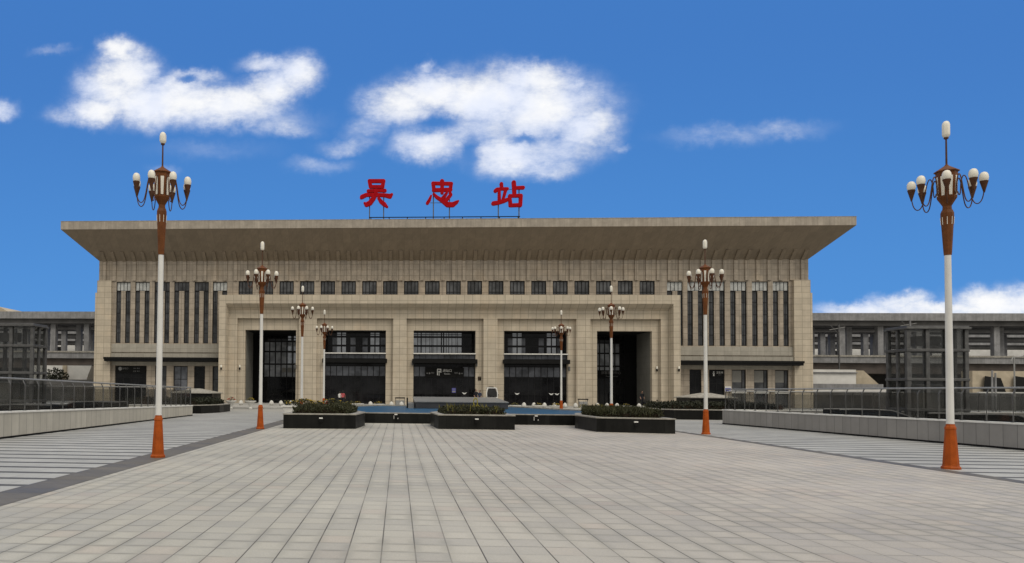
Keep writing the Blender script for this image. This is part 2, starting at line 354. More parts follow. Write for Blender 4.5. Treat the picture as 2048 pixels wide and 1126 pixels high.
# ------------------------------------------------------------------ mesh helpers
class MB:
    def __init__(s): s.v, s.f, s.mi = [], [], []
    def add(s, vs, fs, mi=0):
        o = len(s.v); s.v += [tuple(v) for v in vs]
        for f in fs: s.f.append(tuple(i+o for i in f)); s.mi.append(mi)
        return s
    def box(s, x0, x1, y0, y1, z0, z1, mi=0):
        v = [(x0,y0,z0),(x1,y0,z0),(x1,y1,z0),(x0,y1,z0),(x0,y0,z1),(x1,y0,z1),(x1,y1,z1),(x0,y1,z1)]
        return s.add(v, [(0,3,2,1),(4,5,6,7),(0,1,5,4),(1,2,6,5),(2,3,7,6),(3,0,4,7)], mi)
    def prism(s, pts, z0, z1, mi=0, top=None):
        n = len(pts); top = top or pts
        v = [(p[0],p[1],z0) for p in pts]+[(p[0],p[1],z1) for p in top]
        f = [tuple(range(n-1,-1,-1)), tuple(range(n,2*n))]+[(i,(i+1)%n,n+(i+1)%n,n+i) for i in range(n)]
        return s.add(v, f, mi)
    def extr_x(s, prof, x0, x1, mi=0):             # profile in (y,z), extruded along x
        n = len(prof)
        v = [(x0,p[0],p[1]) for p in prof]+[(x1,p[0],p[1]) for p in prof]
        f = [tuple(range(n)), tuple(range(2*n-1,n-1,-1))]+[(i,n+i,n+(i+1)%n,(i+1)%n) for i in range(n)]
        return s.add(v, f, mi)
    def lathe(s, prof, seg=16, c=(0,0), rot=0., mi=0, sx=1, sy=1):
        v = []; f = []
        for r, z in prof:
            for k in range(seg):
                a = rot+2*math.pi*k/seg; v.append((c[0]+sx*r*math.cos(a), c[1]+sy*r*math.sin(a), z))
        for i in range(len(prof)-1):
            for k in range(seg):
                f.append((i*seg+k, i*seg+(k+1)%seg, (i+1)*seg+(k+1)%seg, (i+1)*seg+k))
        f.append(tuple(range(seg-1,-1,-1))); m = (len(prof)-1)*seg; f.append(tuple(range(m, m+seg)))
        return s.add(v, f, mi)
    def tube(s, pts, r, seg=8, mi=0, r1=None):
        pts = [Vector(p) for p in pts]; n = len(pts); v = []; f = []
        up = Vector((0,0,1))
        for i, p in enumerate(pts):
            t = (pts[min(i+1,n-1)]-pts[max(i-1,0)]).normalized()
            a = t.cross(up)
            if a.length < 1e-3: a = t.cross(Vector((1,0,0)))
            a.normalize(); b = a.cross(t); rr = r if r1 is None else r+(r1-r)*i/(n-1)
            for k in range(seg):
                w = 2*math.pi*k/seg; v.append(p+(a*math.cos(w)+b*math.sin(w))*rr)
        for i in range(n-1):
            for k in range(seg): f.append((i*seg+k, (i+1)*seg+k, (i+1)*seg+(k+1)%seg, i*seg+(k+1)%seg))
        f.append(tuple(range(seg))); m=(n-1)*seg; f.append(tuple(range(m+seg-1,m-1,-1)))
        return s.add(v, f, mi)
    def build(s, name, mats, parent=None, smooth=False, bevel=0, offset=None):
        me = bpy.data.meshes.new(name)
        if offset: s.v = [(x-offset[0],y-offset[1],z-offset[2]) for x,y,z in s.v]
        me.from_pydata(s.v, [], s.f)
        mats = mats if isinstance(mats, (list, tuple)) else [mats]
        for m in mats: me.materials.append(M[m] if isinstance(m, str) else m)
        if len(mats) > 1: me.polygons.foreach_set('material_index', s.mi)
        bm = bmesh.new(); bm.from_mesh(me); bmesh.ops.recalc_face_normals(bm, faces=bm.faces); bm.to_mesh(me); bm.free()
        if smooth:
            for p in me.polygons: p.use_smooth = True
            try: me.set_sharp_from_angle(angle=R_(40))
            except Exception: pass
        o = bpy.data.objects.new(name, me); col.objects.link(o)
        if parent: o.parent = parent
        if bevel:
            b = o.modifiers.new('bevel', 'BEVEL'); b.width = bevel; b.segments = 2; b.limit_method = 'ANGLE'; b.angle_limit = R_(35)
        return o
def tag(o, label=None, cat=None, group=None, kind=None):
    if label: o['label'] = label
    if cat: o['category'] = cat
    if group: o['group'] = group
    if kind: o['kind'] = kind
    return o
def thing(name, label, cat, loc=(0,0,0), rz=0., group=None):
    o = bpy.data.objects.new(name, None); o.empty_display_size = .3; col.objects.link(o)
    o.location = loc; o.rotation_euler = (0,0,rz)
    return tag(o, label, cat, group)
def dup(root, parent=None):
    c = root.copy(); col.objects.link(c)
    if parent: c.parent = parent
    for ch in list(root.children): dup(ch, c)
    return c
def place_copy(root, loc, rz=0., label=None, group=None):
    c = dup(root); c.location = loc; c.rotation_euler = (0,0,rz)
    if label: c['label'] = label
    if group: c['group'] = group
    return c
def text(name, body, size, loc, mat, parent=None, rz=0., align='CENTER', extr=.006):
    cu_ = bpy.data.curves.new(name, 'FONT'); cu_.body = body; cu_.size = size; cu_.extrude = extr; cu_.align_x = align; cu_.align_y = 'CENTER'
    o = bpy.data.objects.new(name, cu_); col.objects.link(o)
    bpy.context.view_layer.update()
    me = bpy.data.meshes.new_from_object(o.evaluated_get(bpy.context.evaluated_depsgraph_get()))
    col.objects.unlink(o); bpy.data.objects.remove(o)
    me.materials.clear(); me.materials.append(M[mat])
    r = bpy.data.objects.new(name, me); col.objects.link(r)
    r.location = loc; r.rotation_euler = (R_(90), 0, rz)
    if parent: r.parent = parent
    return r
def wall_holes(mb, x0, x1, z0, z1, holes, Y, t, mi=0):
    xs = sorted({x0, x1, *[h[0] for h in holes], *[h[1] for h in holes]}); xs = [x for x in xs if x0 <= x <= x1]
    zs = sorted({z0, z1, *[h[2] for h in holes], *[h[3] for h in holes]}); zs = [z for z in zs if z0 <= z <= z1]
    def solid(i, j):
        if i < 0 or j < 0 or i >= len(xs)-1 or j >= len(zs)-1: return None
        cx_, cz_ = (xs[i]+xs[i+1])/2, (zs[j]+zs[j+1])/2
        return not any(h[0] < cx_ < h[1] and h[2] < cz_ < h[3] for h in holes)
    for i in range(len(xs)-1):
        for j in range(len(zs)-1):
            a, b, c, d = xs[i], xs[i+1], zs[j], zs[j+1]
            if solid(i, j): mb.add([(a,Y,c),(b,Y,c),(b,Y,d),(a,Y,d)], [(0,1,2,3)], mi)
            else:
                if solid(i-1,j): mb.add([(a,Y,c),(a,Y+t,c),(a,Y+t,d),(a,Y,d)], [(0,1,2,3)], mi)
                if solid(i+1,j): mb.add([(b,Y,c),(b,Y+t,c),(b,Y+t,d),(b,Y,d)], [(3,2,1,0)], mi)
                if solid(i,j-1): mb.add([(a,Y,c),(b,Y,c),(b,Y+t,c),(a,Y+t,c)], [(0,1,2,3)], mi)
                if solid(i,j+1): mb.add([(a,Y,d),(b,Y,d),(b,Y+t,d),(a,Y+t,d)], [(3,2,1,0)], mi)
def foliage(mb, inside, n, size, bounds, up=.4, mi=0, rnd=None):
    """leaf-sized quads through a volume; inside(x,y,z)->bool"""
    rnd = rnd or random; k = 0
    while k < n:
        p = [rnd.uniform(*bounds[i]) for i in range(3)]
        if not inside(*p): continue
        k += 1
        d = Vector((rnd.gauss(0,1), rnd.gauss(0,1), rnd.gauss(0,1)+up)).normalized()
        e = d.cross(Vector((rnd.gauss(0,1), rnd.gauss(0,1), rnd.gauss(0,1)))).normalized()
        l = size*rnd.uniform(.6,1.4); w = l*.38; P = Vector(p)
        mb.add([P-e*w*.3, P+d*l*.5-e*w, P+d*l, P+d*l*.5+e*w], [(0,1,2,3)], mi)
def wb(mb, name, mats, parent, **k):              # build from world metres under an unrotated thing
    r = parent
    while r.parent: r = r.parent
    return mb.build(name, mats, parent, offset=tuple(r.location), **k)

# ------------------------------------------------------------------ ground
PIT_L, PIT_R = (-30.0, -13.75, 20.0, 47.8), (20.9, 37.0, 20.0, 43.6)
def sheet(name, x0, x1, y0, y1, z, mat, kind='structure'):
    return tag(MB().add([(x0,y0,z),(x1,y0,z),(x1,y1,z),(x0,y1,z)], [(0,1,2,3)]).build(name, mat), kind=kind)
mb = MB()
xs = [-2500, PIT_L[0], PIT_L[1], PIT_R[0], PIT_R[1], 2500]; ys = [-600, 20.0, PIT_R[3], PIT_L[3], 3000]
for i in range(5):
    for j in range(4):
        cx_, cy_ = (xs[i]+xs[i+1])/2, (ys[j]+ys[j+1])/2
        if any(p[0] < cx_ < p[1] and p[2] < cy_ < p[3] for p in (PIT_L, PIT_R)): continue
        mb.add([(xs[i],ys[j],0),(xs[i+1],ys[j],0),(xs[i+1],ys[j+1],0),(xs[i],ys[j+1],0)], [(0,1,2,3)])
tag(mb.build('ground', 'ground'), kind='structure')
for p in (PIT_L, PIT_R):                          # sunken stairwells behind the two low walls
    x0, x1, y0, y1 = p; m = MB(); z = -5.2
    m.add([(x0,y0,z),(x1,y0,z),(x1,y1,z),(x0,y1,z)], [(0,1,2,3)])
    for a, b in (((x0,y0),(x1,y0)),((x1,y0),(x1,y1)),((x1,y1),(x0,y1)),((x0,y1),(x0,y0))):
        m.add([(*a,z),(*b,z),(*b,0),(*a,0)], [(0,1,2,3)])
    tag(m.build('ground_pit', 'concrete_dark'), kind='structure')
sheet('plaza_paving', -5.8, 12.45, -12, 66.0, .004, 'paving')
sheet('side_paving', -13.3, -6.6, -12, 58.0, .004, 'striped')
sheet('side_paving', 12.85, 18.5, -12, 50.0, .004, 'striped')
m = MB().add([(18.5,-12,.004),(22.0,8,.004),(20.6,22,.004),(18.62,44.2,.004),(18.5,50,.004)], [(0,1,2,3,4)]); tag(m.build('side_paving', 'striped'), kind='structure')
sheet('paving_band', -6.6, -5.8, -12, 58.0, .008, 'band')
sheet('paving_band', 12.45, 12.85, -12, 60.0, .008, 'band')
m = MB().box(-40, 50, 66.6, 88.6, .0, .15); m.box(-40, 50, 66.2, 66.6, 0, .075)
tag(m.build('forecourt_step', 'plinth'), kind='structure')

# ------------------------------------------------------------------ station building
YW = 89.36
ST = thing('railway_station', 'wide sandstone railway station with flared flat roof and five tall entrances', 'building', (5.2, YW, 0))
ZT0, ZT1, ZH = 7.25, 14.73, 13.62
L_UNITS = [(-34.45,-32.68),(-32.1,-30.3),(-29.7,-27.8),(-27.25,-25.38),(-24.75,-22.98),(-22.5,-20.72)]
R_UNITS = [(31.2,33.0),(33.52,35.32),(35.92,37.75),(38.35,40.2),(40.8,42.6),(43.12,44.9)]
CLER = [(-19.34+2.496*k, -19.34+2.496*k+1.74) for k in range(20)]
GF_L = [(-34.43,-30.52),(-29.46,-28.04),(-27.18,-25.45),(-24.65,-23.3),(-22.38,-20.95)]
GF_R = [(33.72,35.07),(35.92,37.66),(38.5,40.06),(40.96,42.52),(43.3,44.8)]
LEG = .62
holes = []
for a, b in L_UNITS+R_UNITS: holes += [(a,b,ZH,ZT1),(a,a+LEG,ZT0,ZH),(b-LEG,b,ZT0,ZH)]
for a, b in CLER: holes.append((a,b,13.2,14.83))
for a, b in GF_L+GF_R: holes.append((a,b,.15,4.5))
holes.append((-20.2, 30.9, .0, 12.4))
mb = MB(); wall_holes(mb, -36.65, 47.1, .0, 17.3, holes, YW, .35)
wb(mb, 'wall', 'stone', ST)
mb = MB()
for x0, x1, xx0, xx1 in ((-36.70,-34.95,-36.9,-34.9),(45.3,47.12,45.25,47.28)):
    wb(MB().box(x0, x1, 88.96, 93, 13.351, 14.86).box(xx0, xx1, 88.90, 93.1, .15, 13.35), 'corner_pier', 'stone_low', ST)
mb = MB()
mb.box(-36.65,-36.2,YW+.01,118,0,17.3); mb.box(46.65,47.1,YW+.01,118,0,17.3); mb.box(-36.2,46.65,117.5,118,0,17.3)
wb(mb, 'side_wall', 'stone', ST)
mb = MB()
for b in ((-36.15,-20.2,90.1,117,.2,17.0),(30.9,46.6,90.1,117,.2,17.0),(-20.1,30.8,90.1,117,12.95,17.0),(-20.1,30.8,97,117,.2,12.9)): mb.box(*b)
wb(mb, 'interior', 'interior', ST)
# canopy: flared soffit, fascia and top
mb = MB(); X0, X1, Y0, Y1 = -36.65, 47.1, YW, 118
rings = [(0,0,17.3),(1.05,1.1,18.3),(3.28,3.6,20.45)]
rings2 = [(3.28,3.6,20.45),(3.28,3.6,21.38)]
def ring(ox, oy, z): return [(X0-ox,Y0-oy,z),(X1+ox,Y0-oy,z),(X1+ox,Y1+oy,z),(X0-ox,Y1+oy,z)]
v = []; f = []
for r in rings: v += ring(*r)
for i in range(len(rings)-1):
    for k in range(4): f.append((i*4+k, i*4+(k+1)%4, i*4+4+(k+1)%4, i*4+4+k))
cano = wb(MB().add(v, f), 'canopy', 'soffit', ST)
v = []; f = []
for r in rings2: v += ring(*r)
for k in range(4): f.append((k, (k+1)%4, 4+(k+1)%4, 4+k))
f.append((4,5,6,7))
wb(MB().add(v, f), 'fascia', 'fascia', ST)
mb = MB().box(X0-3.30, X1+3.30, Y0-3.62, Y0-3.3, 21.385, 21.44); wb(mb, 'parapet_cap', 'granite_cap', ST)
# ribs running from the window heads up the flare
prof = [(YW+.02,14.86),(YW-.18,14.86),(YW-.18,17.18),(YW+.02,17.3)]
prof2 = [(YW+.01,17.302),(YW-.178,17.182),(YW-1.17,18.18),(YW-1.04,18.29)]  # sloping part takes the darker soffit colour, putting roof shade into the rib
rib = None
k = -13
while True:
    xr = -19.72+1.248*k; k += 1
    if xr > 46.6: break
    if xr < -36.0: continue
    if rib is None:
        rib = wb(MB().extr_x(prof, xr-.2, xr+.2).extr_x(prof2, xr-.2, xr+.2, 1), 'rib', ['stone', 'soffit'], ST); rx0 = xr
    else:
        c = rib.copy(); col.objects.link(c); c.parent = ST; c.location = (xr-rx0, 0, 0)
def bars(mb, x0, x1, z0, z1, Y, vs_, hs_, w=.07, d=.09):
    mb.box(x0,x0+w,Y,Y+d,z0,z1); mb.box(x1-w,x1,Y,Y+d,z0,z1)
    mb.box(x0+w,x1-w,Y,Y+d,z1-w,z1); mb.box(x0+w,x1-w,Y,Y+d,z0,z0+w)
    for x in vs_: mb.box(x-w*.4,x+w*.4,Y+.004,Y+d-.004,z0+w,z1-w)
    for z in hs_: mb.box(x0+w,x1-w,Y+.008,Y+d-.008,z-w*.4,z+w*.4)
def pane(x0, x1, z0, z1, Y, mat, parent, name='pane'):
    return wb(MB().box(x0+.03,x1-.03,Y+.03,Y+.06,z0+.03,z1-.03), name, mat, parent)
def window(x0, x1, z0, z1, Y, vs_, hs_, mat, w=.07, name='window'):
    mb = MB(); bars(mb, x0, x1, z0, z1, Y, vs_, hs_, w)
    fr = wb(mb, name, 'frame', ST); pane(x0, x1, z0, z1, Y, mat, fr); return fr
YG = YW+.16
pale = {0:1,1:1,5:1}
for side, units in (('l',L_UNITS),('r',R_UNITS)):
    for i, (a, b) in enumerate(units):
        mb = MB()
        bars(mb, a, b, ZH, ZT1, YG, [a+(b-a)*t for t in (.26,.5,.74)], [])
        for x0, x1 in ((a,a+LEG),(b-LEG,b)):
            bars(mb, x0, x1, ZT0, ZH-.003, YG, [], [8.5,9.75,10.9,12.3], .1)
            mb.box((x0+x1)/2-.02,(x0+x1)/2+.02,YG+.01,YG+.08,ZT0,ZH)
        fr = wb(mb, 'window', 'frame', ST)
        is_pale = side == 'r' or i in pale
        pane(a, b, ZH, ZT1, YG, 'glass_pale' if is_pale else 'glass', fr, 'transom_pane')
        for x0, x1 in ((a,a+LEG),(b-LEG,b)): pane(x0, x1, ZT0, ZH, YG, 'glass', fr)
for a, b in CLER: window(a, b, 13.2, 14.83, YG, [a+(b-a)*t for t in (.25,.5,.75)], [13.5], 'glass_upper', .11)
# ground floor of the wings
for i, (a, b) in enumerate(GF_L):
    vs_ = [(a+b)/2] if i else [a+.98,a+1.95,a+2.93]
    window(a, b, .15, 4.5, YG, vs_, [2.9] if i else [3.1], ['glass_door','glass','glass_blue','glass_door','glass'][i], .09)
for i, (a, b) in enumerate(GF_R):
    fr = window(a, b, .15, 4.5, YG, [(a+b)/2] if i < 2 else [b-.4], [3.9] if i == 0 else ([2.9] if i == 1 else []), 'glass_door' if i < 2 else 'glass', .09)
    if i >= 2:
        wb(MB().box(a+.1,b-.42,YG+.024,YG+.028,3.05,4.4), 'blind', 'blind', fr)
        wb(MB().box(a-.06,b+.06,YW-.06,YW+.12,1.78,1.92), 'sill', 'white_wall', fr)
# bands and black awnings over the wing ground floors
for x0, x1, ax0, ax1 in ((-34.9,-20.9,-35.35,-20.95),(31.55,45.25,31.6,45.85)):
    wb(MB().box(x0,x1,YW-.16,YW-.003,6.15,7.15).box(x0,x1,YW-.3,YW-.004,5.5,6.02), 'sill_band', 'stone_grey', ST)
    wb(MB().box(ax0,ax1,YW-1.25,YW-.31,4.98,5.46).box(ax0-.08,ax1+.08,YW-1.3,YW-1.2,5.24,5.49), 'awning', 'black', ST)
    wb(MB().box(x0,x1,YW-.05,YW-.005,4.55,4.97), 'lintel', 'stone_grey', ST)
# portal: three nested planes F0, F1, F2
P0, P1, P2 = 86.0, 87.0, 87.5
mb = MB()
mb.box(-20.85,-20.05,P0,YW-.01,.15,12.72); mb.box(30.75,31.5,P0,YW-.01,.15,12.72); mb.box(-20.05,30.75,P0,YW-.01,11.74,12.72)
mb.add([(-20.05,P0+.001,11.74),(30.75,P0+.001,11.74),(30.55,P1,11.05),(-19.85,P1,11.05)], [(0,1,2,3)])
mb.add([(-20.05,P0+.001,.15),(-20.05,P0+.001,11.74),(-19.85,P1,11.05),(-19.85,P1,.15)], [(0,1,2,3)])
mb.add([(30.75,P0+.001,.15),(30.75,P0+.001,11.74),(30.55,P1,11.05),(30.55,P1,.15)], [(0,1,2,3)])
wb(mb, 'portal_frame', 'stone_low', ST)
mb = MB()
PIERS = [(-19.85,-18.91),(-11.58,-9.52),(-.61,.95),(9.78,11.37),(20.29,21.86),(29.7,30.55)]
for a, b in PIERS: wb(MB().box(a, b, P1, P2+.3, .15, 10.12), 'portal_pier', 'stone_low', ST)
mb.box(-19.85,30.55,P1,P2+.3,10.12,11.06)
wb(mb, 'portal_lintel', 'stone_low', ST)
OPEN = [(-18.05,-12.0),(-8.69,-1.45),(1.77,8.93),(12.18,19.4),(22.72,28.86)]
ZO = 8.77
for i, (a, b) in enumerate(OPEN):
    l, r = PIERS[i][1], PIERS[i+1][0]
    mb = MB().box(l, a, P2, P2+.6, .15, 10.119).box(b, r, P2, P2+.6, .15, 10.119).box(a, b, P2, P2+.6, ZO, 10.119)
    bay = wb(mb, 'bay_frame', 'stone_low', ST)
    deep = i in (0, 4)
    yb = 95.2 if deep else 89.9
    y1 = P2+.6
    mb = MB()
    ys_ = [y1, y1+(4.3 if i == 0 else 4.9)] if deep else [y1, y1]
    w_ = 2.0 if deep else 0
    if deep:
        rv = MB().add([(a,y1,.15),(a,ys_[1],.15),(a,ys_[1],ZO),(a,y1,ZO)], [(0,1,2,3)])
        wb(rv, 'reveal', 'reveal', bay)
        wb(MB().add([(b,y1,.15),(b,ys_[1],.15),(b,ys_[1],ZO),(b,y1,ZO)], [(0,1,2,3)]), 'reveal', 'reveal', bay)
    s = ys_[1]
    mb.add([(a-w_,s,.15),(a-w_,yb,.15),(a-w_,yb,ZO),(a-w_,s,ZO)], [(0,1,2,3)]).add([(b+w_,s,.15),(b+w_,yb,.15),(b+w_,yb,ZO),(b+w_,s,ZO)], [(0,1,2,3)])
    mb.add([(a-w_,y1,ZO),(b+w_,y1,ZO),(b+w_,yb+.2,ZO),(a-w_,yb+.2,ZO)], [(0,1,2,3)])
    mb.add([(a-w_,yb+.2,.15),(b+w_,yb+.2,.15),(b+w_,yb+.2,ZO),(a-w_,yb+.2,ZO)], [(0,1,2,3)])
    if deep:
        for q0, q1 in ((a-w_, a-.002), (b+.002, b+w_)): mb.add([(q0,s+.002,.15),(q1,s+.002,.15),(q1,s+.002,ZO),(q0,s+.002,ZO)], [(0,1,2,3)])
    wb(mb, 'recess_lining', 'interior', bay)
    if deep:
        a2, b2 = (XY(528,700,yb), XY(597,700,yb)) if i == 0 else (XY(1189,700,yb), XY(1250,700,yb))
        n = 6; vx = [a2+(b2-a2)*t/n for t in range(1, n)]
        mb = MB(); bars(mb, a2, b2, .15, ZO, yb, vx, [3.3,5.0,6.6,7.9], .1)
        fr = wb(mb, 'window', 'frame', ST); pane(a2, b2, .15, ZO, yb, 'glass_door', fr)
        xx = [a2]+vx+[b2]
        mg = MB()
        if i == 0:
            cells = [(c, q) for c in range(6) for q in ((3.4,4.9),(5.1,6.5),(6.7,7.8))]
        else:
            cells = [(c, q) for c in range(6) if c < 5 for q in ((5.1,6.5),(6.7,7.8),(3.9,4.9))]
        for c, q in cells: mg.box(xx[c]+.08, xx[c+1]-.08, yb+.01, yb+.022, *q)
        wb(mg, 'transom_pane', 'glass_hall', fr)
        if i == 0:
            ml = MB()
            for c in (4, 5):
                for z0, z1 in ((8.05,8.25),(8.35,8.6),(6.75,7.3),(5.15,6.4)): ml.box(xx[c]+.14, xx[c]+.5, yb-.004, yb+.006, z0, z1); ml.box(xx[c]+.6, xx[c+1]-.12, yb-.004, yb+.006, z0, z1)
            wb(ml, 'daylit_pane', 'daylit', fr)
            ml = MB()
            for c in (3, 4, 5): ml.box(xx[c]+.12, xx[c+1]-.12, yb-.004, yb+.006, 3.95, 4.55)
            wb(ml, 'notice', 'blind', fr)
    else:
        n = 10; vx = [a+(b-a)*t/n for t in range(1, n)]; xx = [a]+vx+[b]
        mb = MB(); bars(mb, a, b, 6.12, ZO, yb, [], [7.1,8.2], .09)
        fr = wb(mb, 'window', 'frame', ST); pane(a, b, 6.12, ZO, yb, 'glass_door', fr)
        ml = MB(); rows = ((8.28,8.42),(8.5,8.66),(7.22,8.06),(6.2,6.98))
        if i == 2:
            x = a+.05
            rnd = random.Random(5)
            while x < a+5.4:
                w = rnd.choice((.12,.22,.3,.42,.45))
                for q in rows: ml.box(x, x+w, yb-.004, yb+.006, *q)
                x += w+rnd.choice((.06,.08,.14))
        else:
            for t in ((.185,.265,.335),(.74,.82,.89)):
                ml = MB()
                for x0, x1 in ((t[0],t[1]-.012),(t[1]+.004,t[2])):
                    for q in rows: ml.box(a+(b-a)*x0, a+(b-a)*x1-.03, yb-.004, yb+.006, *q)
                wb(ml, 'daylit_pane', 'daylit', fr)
            for c in (1, 4 if i == 1 else 3, 6, 9):
                mg = MB()
                for q in rows[2:]: mg.box(xx[c]+.06, xx[c+1]-.06, yb-.002, yb+.008, *q)
                wb(mg, 'transom_pane', 'glass_blue', fr)
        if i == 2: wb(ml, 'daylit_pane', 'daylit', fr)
        # vestibule: balustrade above a dark porch roof, transoms and doors below
        yv = P2+.62
        wb(MB().box(a-.03, b+.03, P2-.09, yv+1.0, 6.02, 6.14), 'porch_rail', 'pot_white', ST)
        mb = MB(); bars(mb, a, b, 5.46, 6.018, yv-.3, vx, [], .05)
        fr = wb(mb, 'balustrade', 'frame', ST); pane(a, b, 5.46, 6.018, yv-.3, 'glass_blue', fr)
        wb(MB().box(a-.14, b+.16, P2-.62, P2-.012, 4.95, 5.42).box(a+.005, b-.005, P2-.011, yv+1., 4.93, 5.44), 'awning', 'black', ST)
        mb = MB(); bars(mb, a, b, .15, 4.92, yv, vx, [3.38,4.62], .07)
        mb.box(a+.1, b-.1, yv-.03, yv-.006, 1.35, 1.39)
        fr = wb(mb, 'door', 'frame', ST); pane(a, b, .15, 4.92, yv, 'glass_door', fr)
        cols = range(10) if i != 2 else (0, 1, 8, 9)
        mg = MB()
        for c in cols: mg.box(xx[c]+.05, xx[c+1]-.05, yv+.012, yv+.022, 3.46, 4.56)
        wb(mg, 'transom_pane', 'glass_blue', fr)
        mh = MB()                                # pale wing-shaped stickers on the door leaves
        spots = {1: (), 2: (5.95,), 3: (1.6, 5.5, 6.15)}[i]
        for sx in spots:
            x = a+sx; mh.add([(x-.3,yv-.012,1.62),(x,yv-.012,1.52),(x+.3,yv-.012,1.62),(x+.12,yv-.012,1.42),(x,yv-.012,1.36),(x-.12,yv-.012,1.42)], [(0,1,2,3,4,5)])
        if spots: wb(mh, 'sticker', 'sign_white', fr)
        if i == 2:
            wb(MB().box(a+4.5, a+4.95, yv-.02, yv-.006, 1.55, 2.1), 'notice', 'poster_blue', fr)
            wb(MB().box(a+4.55, a+4.9, yv-.026, yv-.021, 1.62, 1.78).box(a+4.55, a+4.9, yv-.026, yv-.021, 1.95, 2.0), 'notice_text', 'sign_dim', fr)

# signs on the building
def station_sign(name, label, x, y, z, w, h):
    o = thing(name, label, 'sign', (x, y, z))
    MB().box(-w/2, w/2, 0, .06, -h/2, h/2).build('panel', 'black', o); return o
yv = P2+.60
s = station_sign('entrance_sign', 'black panel with white arrow and Chinese words over the middle doors', XY(889,745,yv-.07), yv-.07, ZY(889,745,yv-.07), 4.5, 1.14)
mb = MB(); x = -.62
mb.box(x-.24,x-.15,-.012,-.004,-.32,.42).box(x+.15,x+.24,-.012,-.004,-.02,.42).box(x-.15,x+.15,-.012,-.004,.33,.42)
mb.box(x-.035,x+.035,-.012,-.004,-.36,.05); mb.add([(x-.14,-.012,.04),(x+.14,-.012,.04),(x,-.012,.24)], [(0,1,2)])
mb.build('pictogram', 'sign_white', s)
text('lettering', '进站口', .36, (.33, -.008, .2), 'sign_white', s)
text('lettering', 'Entrance', .19, (.3, -.008, -.16), 'sign_white', s)
mb = MB()
for sx in (-1, 1):
    q = 2.02*sx; mb.box(q-.06,q+.06,-.012,-.004,-.16,-.04); mb.add([(q-.28*sx,-.012,.02),(q-.16*sx,-.012,-.1),(q-.28*sx,-.012,-.22),(q-.40*sx,-.012,-.1)], [(0,1,2,3)])
mb.build('arrow', 'sign_dim', s)
text('lettering', '候车', .2, (-1.35, -.008, -.06), 'sign_dim', s); text('lettering', '售票', .2, (1.35, -.008, -.06), 'sign_dim', s)
s = station_sign('door_sign', 'dark sign with dim lettering over the wide door of left wing', XY(262,742,YW-.02), YW-.02, 4.02, 3.7, .8)
MB().lathe([(.22,0),(.22,.01)], 20).build('pictogram', 'sign_dim', s).matrix_local = Matrix.Translation((-1.35,-.012,.1)) @ Matrix.Rotation(R_(90),4,'X')
text('lettering', '出站口', .26, (-.72, -.008, .12), 'sign_dim', s); text('lettering', '出 口   候 车', .15, (.7, -.008, .15), 'sign_dim', s); text('lettering', '售 票   服 务', .15, (.7, -.008, -.2), 'sign_dim', s)
s = station_sign('door_sign', 'dark sign with white symbol over the dark door of right wing', XY(1434,750,YW-.02), YW-.02, 4.0, 1.6, .8)
MB().box(-.44,-.3,-.012,-.004,-.25,.12).box(-.48,-.26,-.012,-.004,.0,.1).box(-.43,-.31,-.012,-.004,.16,.28).build('pictogram', 'sign_white', s)
text('lettering', '卫生间', .26, (.3, -.008, .14), 'sign_white', s); text('lettering', 'Toilet', .13, (.3, -.008, -.12), 'sign_dim', s)
s = station_sign('hall_sign', 'dim lettered sign deep inside the rightmost entrance', XY(1222,748,95.05), 95.05, 4.0, 3.3, 1.0)
text('lettering', '旅客服务中心', .40, (0, -.008, .16), 'sign_dim', s); text('lettering', 'Passenger Service', .2, (.1, -.008, -.25), 'sign_dim', s)
s = station_sign('wall_notice', 'small blue and white notice on pier left of the blinded windows', XY(1456,775,YW-.1), YW-.1, ZY(1456,778,YW-.1), .72, .6)
MB().box(-.36,.36,-.02,-.004,-.3,.3).build('panel', 'sign_white', s); MB().box(-.31,.31,-.03,-.022,-.25,.12).build('notice', 'poster_blue', s)
s = station_sign('wall_plaque', 'little brown plaque on the stone right of the middle doors', XY(959,757,P2-.05), P2-.05, ZY(959,757,P2-.05), .36, .44)
MB().box(-.13,.13,-.012,-.004,.05,.14).box(-.1,.0,-.012,-.004,-.14,-.02).build('mark', 'brown_plaque', s)
for k, (px, py, Y, lab) in enumerate(((443,735,P0,'white wall lamp on the outer left edge of portal'),(480,735,P2,'white wall lamp beside the leftmost entrance'),(1313,738,P2,'white wall lamp beside the rightmost entrance'),(1357,738,P0,'white wall lamp on the outer right edge of portal'))):
    o = thing('wall_lamp', lab, 'lamp', atY(px, py, Y-.01), 0, 'small wall lamps on the portal')
    MB().lathe([(.04,-.02),(.10,.02),(.10,.24),(.06,.30)], 12, (0,-.16)).build('lamp_shade', 'globe', o, True)
    MB().lathe([(.05,-.28),(.09,-.25),(.09,-.02)], 12, (0,-.16)).box(-.05,.05,-.1,.0,-.2,-.05).build('bracket', 'black', o)
for px, py, Y, lab in ((591,733,P2-.01,'small grey camera on the pier right of the leftmost entrance'),(825,726,P2-.01,'small grey speaker on wall left of the middle awning'),(953,728,P2-.01,'small grey speaker on wall right of the middle awning'),(1138,737,P2-.01,'small grey camera on wall below the right awning end')):
    o = thing('wall_speaker', lab, 'speaker', atY(px, py, Y), 0)
    MB().box(-.1,.1,-.22,-.03,-.28,.22).build('body', 'steel_dark', o, bevel=.03); MB().box(-.03,.03,-.03,0,-.06,.06).build('bracket', 'black', o)

